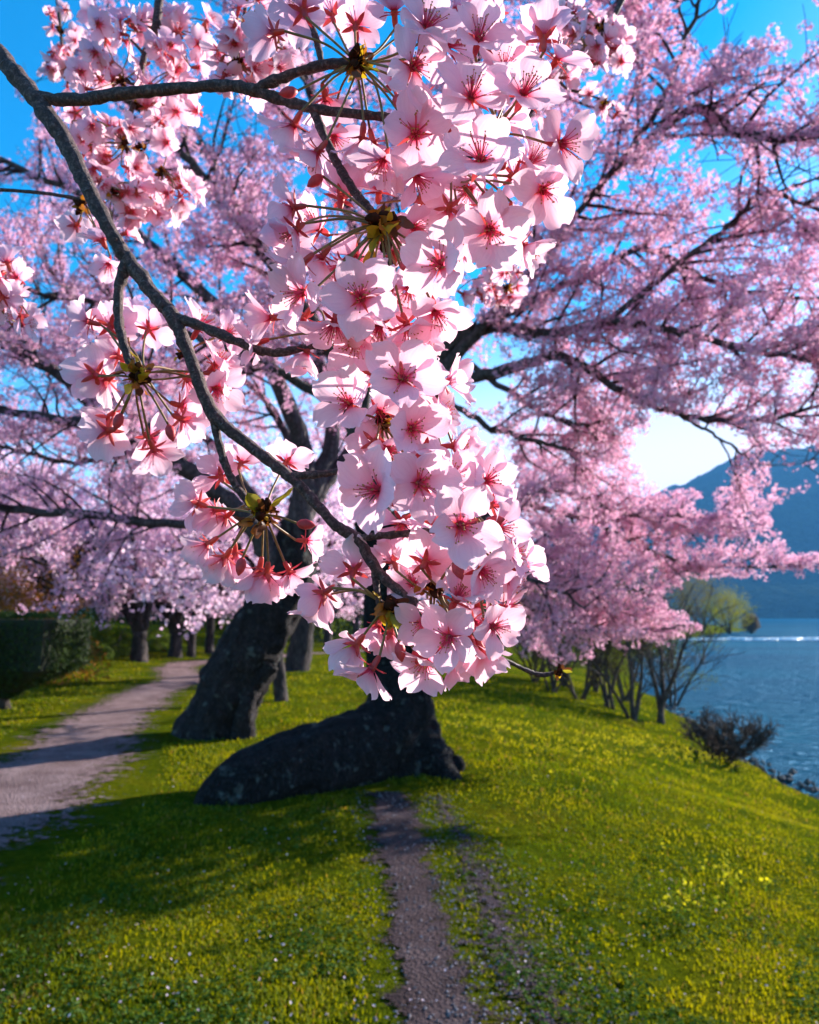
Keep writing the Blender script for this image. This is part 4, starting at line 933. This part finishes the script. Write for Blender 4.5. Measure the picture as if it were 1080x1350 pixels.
class Spray:
    """one flowering branch: woody parts, bud clusters, flowers on stalks"""
    def __init__(s, root, seed): s.root = root; s.o = np.array(root.location); s.rg = np.random.default_rng(seed)
    def wood(s, name, pts, wid, sides=14, n=8, knob=.10):
        """pts: (px, py, depth); wid: width in photo pixels"""
        p = np.array([P(*q) for q in pts]); r = np.array([.93*w/2/FPX*q[2] for w, q in zip(wid, pts)])
        c, rr = spline(p, n, r)
        rr = rr*(1+knob*s.rg.normal(0, .6, len(rr)).clip(-1, 1.3)); c = c+s.rg.normal(0, 1, c.shape)*rr[:, None]*.06
        g = Geo(); add_tube(g, c-s.o, rr, sides, noise=.06, nz=.012)
        # leaf scars and lenticel bumps
        for i in range(int(len(c)*2.2)):
            k = s.rg.integers(1, len(c)-1); d = unit(s.rg.normal(0, 1, 3)); t = unit(c[k+1]-c[k]); d = unit(d-t*(d@t)); q = c[k]+d*rr[k]*.85
            V = unit(np.array([(1, 0, 0), (0, 1, 0), (-1, 0, 0), (0, -1, 0), (0, 0, 1), (0, 0, -1)], float))*rr[k]*s.rg.uniform(.14, .30)
            g.add(V+q-s.o, [[0, 1, 4], [1, 2, 4], [2, 3, 4], [3, 0, 4], [1, 0, 5], [2, 1, 5], [3, 2, 5], [0, 3, 5]])
        return g.build(name, M_NBARK, s.root)
    def node(s, px, py, d, size=1.0, nsc=13, leaf=0, toward=(0, -.4, .4)):
        """dark bud base with papery scales"""
        q = P(px, py, d); g = Geo()
        for k in range(7):
            w = wander(q+s.rg.normal(0, .002*size, 3)-s.o, camdir(toward)+s.rg.normal(0, .8, 3), .007*size, 3, s.rg, .2, 0); add_tube(g, w, np.array([.0022, .0026, .002, .0008])*size, 7, noise=.15, nz=.003)
        b = g.build('bud_cluster', M_SCALE_D, s.root)
        for k in range(int(nsc*1.7)):
            dr = unit(camdir(toward)+s.rg.normal(0, .9, 3)); m = mat4(frame(dr, s.rg.uniform(0, 6.28)), q-s.o+dr*s.rg.uniform(.001, .006)*size+s.rg.normal(0, .0018, 3)*size, size*s.rg.uniform(.45, .95))
            link('bud_scale', SCALE[int(s.rg.choice([0, 0, 1, 2]))], b, m)
        for k in range(leaf):
            dr = unit(camdir(toward)+s.rg.normal(0, .6, 3)); link('young_leaf', LEAFM, s.root, mat4(frame(dr, s.rg.uniform(0, 6.28)), q-s.o+dr*.003, size*s.rg.uniform(.6, .9)))
        return q
    def flower(s, px, py, dpx, f, d, node=None, o=None, detail=1, stalk=True, jitter=.20):
        """px, py: the flower's heart in the photograph; dpx its width there; f its facing; node: where its stalk starts"""
        c = P(px, py, d); fw = unit(camdir(f)+s.rg.normal(0, jitter, 3))
        if o is None: o = int(np.clip(s.rg.choice([0, 0, 1, 1, 2]), 0, 3))
        sc = np.clip(dpx/FPX*d/.0385, .70, 1.25)*[1.0, 1.05, 1.15, 1.25][o]; sc = min(sc, 1.38)
        m = mat4(frame(fw, s.rg.uniform(0, 6.28)), c-s.o, sc)
        fl = link('flower', CALYX[o], s.root, m)
        if detail == 2:
            for k in range(5):
                a = k*2*math.pi/5+s.rg.normal(0, .08); tilt = s.rg.normal(0, .17)
                link('petal', PET[(o, s.rg.integers(0, 5))], fl, Matrix.Rotation(a, 4, 'Z')@Matrix.Rotation(tilt, 4, 'Y')@Matrix.Scale(float(s.rg.uniform(.94, 1.07)), 4))
        else:
            link('corolla', CORO[(o, s.rg.integers(0, 3))], fl)
        if detail >= 1: link('stamens', STAM[(o, s.rg.integers(0, 2))], fl)
        if stalk and node is not None:
            b = c-fw*.0082*sc; nn = np.asarray(node)+s.rg.normal(0, .0015, 3)
            L = np.linalg.norm(b-nn); mid = (b+nn)/2+np.array([0, 0, .04*L])-fw*.10*L
            pts = spline(np.array([nn, mid, b]), 5)
            inv = np.linalg.inv(np.array(m)); loc = (pts-s.o)@inv[:3, :3].T+inv[:3, 3]
            g = Geo(); add_tube(g, loc, np.linspace(.00062, .00075, len(loc))/sc, 5, capend=False); g.build('stalk', M_STALK, fl)
        return fl

root = empty('cherry_branch', P(0, 75, .46), 'close blossoming cherry branch slanting down from the upper left corner with large pink flowers', 'branch')
S = Spray(root, 5)
S.wood('stem', [(-60, 10, .47), (0, 75, .46), (45, 128, .455), (85, 185, .45), (112, 240, .445), (150, 312, .44), (172, 347, .44), (205, 390, .435), (228, 418, .43), (250, 470, .425), (280, 543, .42), (320, 580, .415), (365, 615, .41), (400, 645, .405), (440, 690, .40), (472, 712, .40), (500, 755, .395), (540, 790, .39), (580, 820, .39)],
       [26, 26, 26, 25, 23, 20, 21, 19, 22, 18, 20, 17, 16, 15, 15, 18, 14, 12, 10], 16, 9)
S.wood('side_branch', [(45, 128, .455), (100, 132, .45), (160, 124, .445), (230, 117, .44), (300, 113, .43), (338, 120, .425), (400, 140, .42), (450, 148, .415), (520, 156, .41), (578, 166, .41)], [18, 17, 17, 16, 16, 17, 14, 13, 12, 9], 14, 8)
S.wood('side_branch', [(330, 120, .425), (375, 102, .42), (425, 86, .415), (485, 82, .41)], [14, 15, 14, 12], 12, 8, .16)
S.wood('side_branch', [(412, 142, .42), (430, 185, .415), (450, 225, .41), (478, 266, .405), (503, 290, .40)], [13, 12, 12, 13, 10], 12, 8, .14)
S.wood('side_branch', [(425, 86, .415), (418, 55, .42), (405, 20, .43), (392, -20, .44)], [9, 9, 10, 10], 10, 6)
S.wood('side_branch', [(226, 416, .43), (270, 432, .425), (320, 453, .42), (362, 465, .415), (428, 452, .41)], [16, 14, 13, 12, 10], 12, 9, .20)
S.wood('side_branch', [(168, 343, .44), (156, 390, .44), (160, 440, .435), (175, 485, .43), (190, 498, .43)], [17, 14, 13, 13, 12], 12, 8, .12)
S.wood('side_branch', [(280, 543, .42), (290, 590, .42), (305, 630, .42), (326, 660, .42), (346, 678, .415)], [13, 12, 11, 11, 9], 12, 8, .12)
S.wood('side_branch', [(385, 628, .407), (430, 624, .405), (464, 618, .40)], [11, 10, 8], 10, 8, .18)
S.wood('side_branch', [(468, 710, .40), (505, 706, .395), (545, 703, .39), (580, 698, .385)], [11, 11, 10, 8], 10, 8, .18)
S.wood('side_branch', [(492, 742, .395), (496, 770, .395), (500, 796, .39)], [11, 10, 9], 10, 8, .14)
S.wood('side_branch', [(585, 822, .39), (640, 855, .40), (690, 882, .41), (716, 890, .41), (738, 884, .41)], [8, 7, 6, 7, 4], 9, 8, .3)
S.wood('side_branch', [(480, 560, .40), (500, 575, .40), (520, 590, .40)], [8, 8, 7], 9, 6, .2)
NODES = {
 'a': S.node(472, 84, .405, 1.0, 17, 1, (0.3, -.2, .5)), 'b': S.node(503, 296, .395, 1.25, 20, 1, (0, -.4, .6)), 'c': S.node(183, 496, .425, 1.1, 20, 0, (.2, -.2, .6)),
 'd': S.node(347, 678, .41, 1.1, 18, 2, (.2, .1, .6)), 'e': S.node(510, 800, .39, 1.0, 14, 1, (.2, -.5, .4)), 'f': S.node(572, 780, .395, .9, 12, 0, (0, .2, .4)),
 'g': S.node(505, 560, .40, .8, 8, 1, (0, .1, .4)), 'h': S.node(655, 172, .40, .6, 6, 1, (.2, .2, .3)), 'i': S.node(610, 665, .41, .6, 5, 1, (0, .4, .3)),
 'j': S.node(600, 235, .43, .8, 5, 0), 'k': S.node(430, 446, .41, .6, 8, 0), 'l': S.node(470, 470, .42, .6, 4, 0), 'm': S.node(736, 885, .41, .5, 5, 1, (.6, .5, .2)),
 'n': S.node(240, 470, .435, .5, 2, 0), 'o': S.node(463, 618, .40, .5, 4, 0), 'p': S.node(580, 520, .42, .6, 4, 0), 'q': S.node(640, 720, .41, .6, 4, 0)}
# (px, py, width px, facing right/up/viewer, depth, cluster, openness)
FL = [
 # upper cluster
 (400, 14, 90, (-.5, .7, -.4), .41, 'a', 1), (360, 44, 85, (-.9, .1, -.2), .40, 'a', 1), (470, 34, 85, (0, .9, -.4), .42, 'a', 1), (562, 36, 112, (.35, .1, .9), .37, 'a', 0), (545, 88, 108, (.6, -.2, .75), .37, 'a', 1),
 (387, 165, 90, (-.4, -.75, -.3), .40, 'a', 1), (418, 201, 88, (-.2, -.85, -.1), .40, 'a', 1), (478, 184, 85, (.05, -.95, .1), .41, 'a', 2), (493, 190, 80, (.2, -.9, -.1), .42, 'a', 2), (548, 176, 118, (.05, -.45, .8), .38, 'a', 0),
 (505, 212, 90, (-.1, -.8, .5), .39, 'a', 1), (549, 233, 90, (.1, -.8, -.2), .40, 'j', 1), (440, 20, 80, (.1, .8, -.5), .43, 'a', 1), (520, 15, 85, (.1, .7, .4), .41, 'a', 1), (590, 60, 95, (.5, .1, .6), .39, 'a', 1),
 # upper right
 (631, 52, 100, (.05, .55, .8), .37, 'h', 0), (622, 128, 116, (-.1, .1, 1), .36, 'h', 0), (690, 124, 116, (.3, .2, .9), .36, 'h', 0), (634, 211, 122, (-.05, -.1, 1), .355, 'j', 0), (740, 190, 105, (.85, -.1, .45), .37, 'h', 1),
 (716, 50, 90, (.3, .9, .1), .38, 'h', 2), (735, 78, 88, (.7, .6, .2), .39, 'h', 1), (716, 250, 108, (.55, -.5, .65), .37, 'j', 1), (646, 303, 112, (.1, -.75, .6), .365, 'j', 1), (581, 349, 116, (-.1, .05, 1), .36, 'b', 0),
 (574, 411, 96, (.1, -.7, .6), .37, 'b', 1), (592, 276, 85, (-.3, .1, -.8), .40, 'j', 1), (640, 272, 85, (.0, -.5, -.7), .40, 'j', 1), (672, 284, 80, (.3, -.5, -.6), .40, 'j', 1), (680, 232, 85, (.5, .2, -.7), .40, 'j', 1),
 (690, 325, 80, (.8, -.4, .2), .39, 'j', 2), (665, 90, 90, (.4, .5, .5), .39, 'h', 1), (596, 170, 95, (.1, .2, .8), .39, 'h', 1), (700, 215, 90, (.6, .1, .5), .40, 'h', 1), (612, 300, 90, (.1, -.5, .7), .39, 'j', 1),
 # cluster at the end of the downward twig
 (387, 274, 88, (-.9, -.1, -.3), .39, 'b', 1), (389, 304, 85, (-.8, -.5, .2), .39, 'b', 2), (398, 348, 92, (-.6, -.65, -.1), .385, 'b', 1), (424, 339, 85, (-.5, -.75, -.2), .40, 'b', 1), (398, 386, 98, (-.45, -.5, .65), .375, 'b', 1),
 (476, 394, 118, (-.1, -.4, .9), .36, 'b', 0), (512, 393, 92, (.15, -.6, -.6), .39, 'b', 1), (441, 427, 100, (-.2, -.75, .5), .375, 'b', 1), (358, 419, 80, (-.85, .1, -.1), .40, 'k', 2), (340, 452, 76, (-.9, -.3, -.1), .41, 'k', 1),
 (537, 430, 100, (.2, -.75, .5), .375, 'b', 1), (450, 350, 90, (-.3, -.7, .1), .41, 'b', 1), (540, 380, 90, (.3, -.6, .5), .39, 'b', 1), (500, 430, 100, (0, -.8, .55), .37, 'b', 1), (404, 465, 72, (-.1, -.95, .1), .40, 'k', 2), (545, 300, 85, (.4, -.3, .5), .41, 'b', 1),
 (470, 450, 95, (-.1, -.7, .6), .385, 'l', 1), (550, 462, 85, (.5, .5, .5), .39, 'l', 1), (515, 460, 85, (.1, .2, .8), .40, 'l', 1),
 # middle of the column
 (460, 532, 106, (-.3, .2, .9), .37, 'g', 0), (531, 500, 116, (.15, .25, .95), .36, 'l', 0), (495, 494, 70, (-.1, .5, -.6), .40, 'l', 2), (542, 565, 100, (.25, .2, .9), .37, 'g', 1), (561, 592, 90, (.15, -.55, .75), .37, 'g', 1),
 (493, 584, 84, (-.2, -.4, -.8), .385, 'g', 1), (511, 592, 84, (.1, -.6, .6), .38, 'g', 1), (498, 646, 122, (-.05, -.05, 1), .355, 'g', 0), (553, 637, 112, (.15, .15, .95), .36, 'i', 0), (598, 588, 70, (.8, .3, .5), .39, 'p', 2),
 (615, 607, 72, (.3, .75, -.4), .40, 'p', 1), (641, 634, 88, (.55, .35, .7), .385, 'i', 1), (589, 504, 80, (.85, .1, .25), .39, 'p', 2), (500, 543, 85, (.2, -.3, .5), .40, 'g', 1), (595, 630, 90, (.4, .3, .6), .38, 'i', 1),
 (575, 545, 85, (.6, .3, .4), .39, 'p', 1), (545, 520, 85, (.5, -.3, .6), .39, 'l', 1),
 # lower column
 (607, 693, 122, (.05, .1, 1), .355, 'i', 0), (561, 741, 98, (-.05, -.2, -.85), .38, 'f', 0), (634, 752, 92, (.5, -.45, .65), .37, 'q', 1), (657, 696, 90, (.7, .1, .7), .375, 'i', 1), (675, 730, 74, (.8, -.2, .5), .385, 'q', 1),
 (649, 665, 76, (.7, .2, -.5), .40, 'i', 1), (602, 790, 88, (.15, .35, .85), .37, 'f', 2), (592, 850, 98, (-.05, -.3, .9), .37, 'f', 0), (650, 826, 86, (.5, -.1, .8), .37, 'q', 1), (620, 858, 80, (.05, -.95, -.1), .385, 'f', 2),
 (637, 868, 80, (.3, -.9, .1), .385, 'f', 2), (561, 880, 94, (-.1, -.65, .6), .375, 'e', 1), (665, 802, 80, (.9, .1, -.2), .39, 'q', 1), (625, 820, 80, (.3, -.2, .6), .39, 'q', 1), (690, 745, 76, (.85, .1, .2), .40, 'q', 1),
 (590, 735, 85, (.1, -.2, .7), .395, 'f', 1), (545, 770, 80, (-.2, .2, .5), .40, 'f', 1), (560, 820, 88, (-.3, -.1, .7), .385, 'f', 1), (640, 780, 80, (.5, .1, .6), .39, 'q', 1), (600, 880, 76, (.1, -.8, .3), .40, 'f', 2), (670, 765, 74, (.7, -.3, .5), .39, 'q', 1),
 (530, 690, 85, (-.1, -.3, .8), .40, 'i', 1), (520, 740, 60, (-.2, .5, -.3), .40, 'f', 2),
 # lower left of the branch
 (466, 752, 92, (-.3, .2, -.85), .385, 'e', 0), (427, 782, 86, (-.7, -.3, -.5), .39, 'e', 1), (470, 860, 84, (-.6, -.6, -.3), .385, 'e', 2), (490, 892, 90, (-.4, -.6, .5), .375, 'e', 1), (498, 826, 52, (-.3, -.4, .5), .40, 'e', 3), (515, 835, 48, (0, -.8, 0), .40, 'e', 3), (420, 800, 80, (-.5, -.7, .1), .40, 'e', 1),
 # left cluster
 (117, 424, 78, (-.95, .2, .15), .42, 'c', 1), (146, 430, 84, (-.3, .65, -.5), .425, 'c', 1), (197, 434, 74, (.1, .5, -.75), .43, 'c', 0), (168, 420, 66, (0, .8, -.3), .45, 'c', 1), (126, 494, 92, (-.75, .15, -.6), .415, 'c', 1), (140, 503, 90, (-.65, -.45, -.5), .42, 'c', 1),
 (144, 551, 86, (-.4, -.5, -.65), .43, 'c', 1), (142, 568, 92, (-.45, -.5, -.6), .42, 'c', 1), (197, 578, 82, (0, -.65, -.7), .43, 'c', 1), (203, 593, 86, (.1, -.55, -.7), .42, 'c', 1), (239, 535, 82, (.4, -.3, -.75), .43, 'c', 1), (241, 553, 88, (.4, -.45, -.7), .42, 'c', 1),
 (262, 432, 88, (.4, .7, .1), .425, 'n', 1), (247, 500, 78, (.6, -.4, -.4), .435, 'c', 2), (285, 480, 84, (.85, .2, -.1), .425, 'c', 1), (286, 492, 84, (.85, -.2, .2), .42, 'c', 1), (284, 512, 88, (.6, -.5, .45), .42, 'c', 1), (155, 470, 80, (-.6, .3, -.5), .44, 'c', 1), (300, 440, 72, (.6, .3, .3), .43, 'n', 1),
 # lower left cluster
 (291, 628, 80, (-.55, .35, -.65), .415, 'd', 1), (318, 610, 68, (-.15, .7, -.6), .425, 'd', 1), (378, 609, 82, (.15, .75, -.5), .41, 'd', 0), (261, 663, 84, (-.85, .0, -.35), .41, 'd', 1), (283, 672, 80, (-.7, -.2, -.5), .42, 'd', 1), (298, 682, 78, (-.55, -.4, -.5), .425, 'd', 1),
 (274, 718, 76, (-.75, -.45, -.2), .41, 'd', 2), (297, 736, 82, (-.4, -.8, -.2), .41, 'd', 2), (310, 730, 78, (-.3, -.8, -.3), .42, 'd', 2), (342, 752, 84, (-.15, -.95, -.1), .41, 'd', 2), (352, 756, 86, (.15, -.95, 0), .405, 'd', 2), (383, 754, 84, (.4, -.8, -.2), .41, 'd', 1), (404, 713, 70, (.6, -.2, -.7), .41, 'd', 1),
]
order = sorted(range(len(FL)), key=lambda i: -FL[i][2]); big = set(order[:60])
for i, (x, y, w, f, d, nd, o) in enumerate(FL):
    S.flower(x, y-(10 if y > 840 else 0), w*(.93 if nd in 'cdn' else 1), f, d+(.028 if nd in 'cdn' else .012 if nd in 'ek' else 0), NODES[nd], o, 2 if i in big else 1)
# flowers at the back of the column
rb = np.random.default_rng(77)
for x, y, nd in [(430, 130, 'a'), (520, 110, 'a'), (600, 15, 'h'), (660, 160, 'h'), (690, 60, 'h'), (560, 270, 'j'), (610, 330, 'j'), (660, 270, 'j'), (450, 260, 'b'), (420, 300, 'b'), (470, 340, 'b'), (540, 335, 'b'), (400, 420, 'k'), (470, 420, 'b'), (560, 440, 'b'), (520, 540, 'g'), (570, 620, 'g'), (600, 650, 'i'), (530, 610, 'g'), (580, 690, 'i'), (620, 730, 'q'), (660, 740, 'q'), (600, 820, 'f'), (630, 800, 'q'), (580, 860, 'f'), (460, 500, 'l'), (440, 180, 'a'), (560, 130, 'a'), (380, 330, 'b'), (580, 20, 'a'), (650, 20, 'h'), (500, 250, 'j'), (620, 250, 'j'), (520, 330, 'b'), (570, 210, 'j')]:
    S.flower(x, y, 88, (rb.normal(0, .5), rb.normal(-.2, .5), rb.choice([.7, .3, -.5])), .43+rb.uniform(-.01, .02), NODES[nd], None, 1)
# closed red buds
def bud(S, px, py, d, f, node):
    c = P(px, py, d); fw = unit(camdir(f)); z = np.array([0, .002, .005, .008, .0105]); r = np.array([.0010, .0026, .0031, .0022, .0004])
    g = Geo(); V, F, uv = tube(c-S.o+fw*z[:, None], r, 9); g.add(V, F, None, uv); o = g.build('flower_bud', M_CENTRE, S.root)
    g = Geo(); add_tube(g, spline(np.array([node, (np.asarray(node)+c)/2+[0, 0, .001], c]), 5)-S.o, .0007, 5); g.build('stalk', M_STALK, o)
for bx, by, bd, bf, bn in [(425, 232, .40, (-.7, -.6, .2), 'b'), (452, 352, .385, (-.3, -.9, .2), 'b'), (530, 345, .385, (.5, -.8, .3), 'b'), (392, 120, .40, (-.8, -.3, .3), 'a'), (520, 128, .39, (.5, -.7, .4), 'a'), (160, 545, .435, (-.3, -.9, .1), 'c'), (222, 560, .435, (.3, -.9, .1), 'c'),
        (320, 735, .42, (-.2, -.95, .1), 'd'), (392, 690, .41, (.9, -.1, .2), 'd'), (540, 610, .37, (.6, .5, .5), 'g'), (655, 215, .36, (.3, -.5, .8), 'h'), (600, 740, .365, (.3, -.8, .5), 'f'), (640, 690, .37, (.8, .2, .4), 'i')]:
    bud(S, bx, by, bd, bf, NODES[bn])
bud(S, 526, 846, .385, (.15, -.95, .1), NODES['e']); bud(S, 546, 858, .39, (.35, -.9, 0), NODES['e'])

# ------------------------------------------------------------------ blossoming twigs hanging further back
def back_spray(name_label, wood, blobs, size, depth, seed, nodes, leaves=0, grp='smaller blossoming twigs behind the near branch'):
    root = empty('cherry_twig', P(wood[0][0][0][0], wood[0][0][0][1], depth), name_label, 'branch', grp)
    s = Spray(root, seed)
    for pts, wid in wood: s.wood('stem' if pts is wood[0][0] else 'side_branch', [(*p, depth) for p in pts], wid, 9, 6, .12)
    nn = [s.node(x, y, depth, 1.0, 7, leaves) for x, y in nodes]
    for cx_, cy_, rx, ry, n in blobs:
        for i in range(n):
            a = s.rg.uniform(0, 6.28); q = math.sqrt(s.rg.uniform()); x = cx_+rx*q*math.cos(a); y = cy_+ry*q*math.sin(a)
            dz = s.rg.normal(0, .022); c = P(x, y, depth+dz); k = int(np.argmin([np.linalg.norm(c-b) for b in nn]))
            off = unit(c-P(cx_, cy_, depth)); f = off*.6+s.rg.normal(0, .55, 3)
            f = (f@RGT, f@UPV, -(f@FWD)); s.flower(x, y, size, f, depth+dz, nn[k], None, 1, np.linalg.norm(c-nn[k]) < .075)
back_spray('pale blossoming twig hanging behind the upper left of the near branch', [([(212, -20), (206, 35), (190, 75), (184, 110), (172, 150), (163, 188)], [13, 12, 9, 9, 8, 6]), ([(190, 72), (182, 62), (172, 52)], [5, 4, 3]), ([(184, 110), (172, 110), (160, 103)], [5, 4, 4]), ([(163, 186), (175, 205), (188, 216)], [5, 4, 3])],
           [(150, 55, 45, 50, 15), (240, 45, 40, 45, 15), (225, 95, 45, 25, 9), (125, 105, 35, 20, 6), (135, 160, 42, 32, 12), (222, 145, 45, 18, 8), (150, 225, 35, 45, 14), (215, 235, 45, 55, 18), (160, 290, 22, 30, 6), (110, 190, 20, 25, 4)], 46, .86, 31, [(228, 36), (160, 105), (183, 135), (165, 190), (188, 200), (215, 225), (150, 250)])
back_spray('soft pale twig in the top left corner against the blue sky', [([(70, -30), (78, 20), (82, 60), (90, 110)], [5, 5, 4, 3])], [(80, 45, 24, 34, 12), (88, 105, 22, 22, 7), (60, 85, 15, 25, 5)], 30, 1.3, 32, [(80, 40), (88, 100)])
back_spray('bright white blossom cluster cut by the left edge', [([(-60, 340), (-30, 365), (0, 385)], [8, 7, 6])], [(12, 360, 22, 22, 5), (22, 412, 18, 18, 4), (-15, 400, 25, 35, 6)], 58, .62, 33, [(-2, 388), (-20, 395)])
back_spray('small twig with two open flowers crossing behind the stem at the left', [([(-40, 248), (0, 250), (60, 255), (108, 263)], [6, 5, 5, 6])], [(100, 295, 4, 4, 1), (135, 318, 6, 6, 2), (150, 345, 10, 8, 1)], 56, .62, 34, [(110, 268)])
back_spray('blossoming twig at the top between the side branch and the hanging twig', [([(330, -30), (322, 20), (315, 60), (308, 100)], [6, 5, 5, 4])], [(330, 30, 40, 35, 11), (310, 80, 28, 32, 8), (370, 60, 25, 30, 6), (345, 110, 25, 15, 4)], 50, .75, 35, [(320, 40), (312, 80), (360, 60)])
back_spray('shaded twig with brown bud scales at the top right', [([(835, -30), (815, 10), (795, 45), (770, 70)], [8, 8, 7, 5])], [(775, 60, 40, 25, 10), (810, 45, 30, 25, 8), (760, 20, 30, 22, 7), (800, 78, 22, 14, 5), (730, 110, 20, 18, 3)], 40, .95, 36, [(792, 35), (775, 62)])
back_spray('compact pink blossom cluster just below the right of the near flowers', [([(640, 330), (655, 350), (662, 372)], [5, 5, 4])], [(655, 375, 32, 32, 15), (670, 350, 22, 16, 6), (625, 392, 16, 14, 4)], 36, 1.0, 37, [(655, 365), (668, 380)])
back_spray('thin twig with two red-centred flowers at the upper right of the near flowers', [([(730, 92), (745, 115), (765, 122), (790, 130), (812, 140)], [4, 4, 4, 3, 3])], [(780, 124, 6, 5, 1), (800, 150, 14, 10, 3)], 36, 1.0, 38, [(768, 123), (795, 134)])
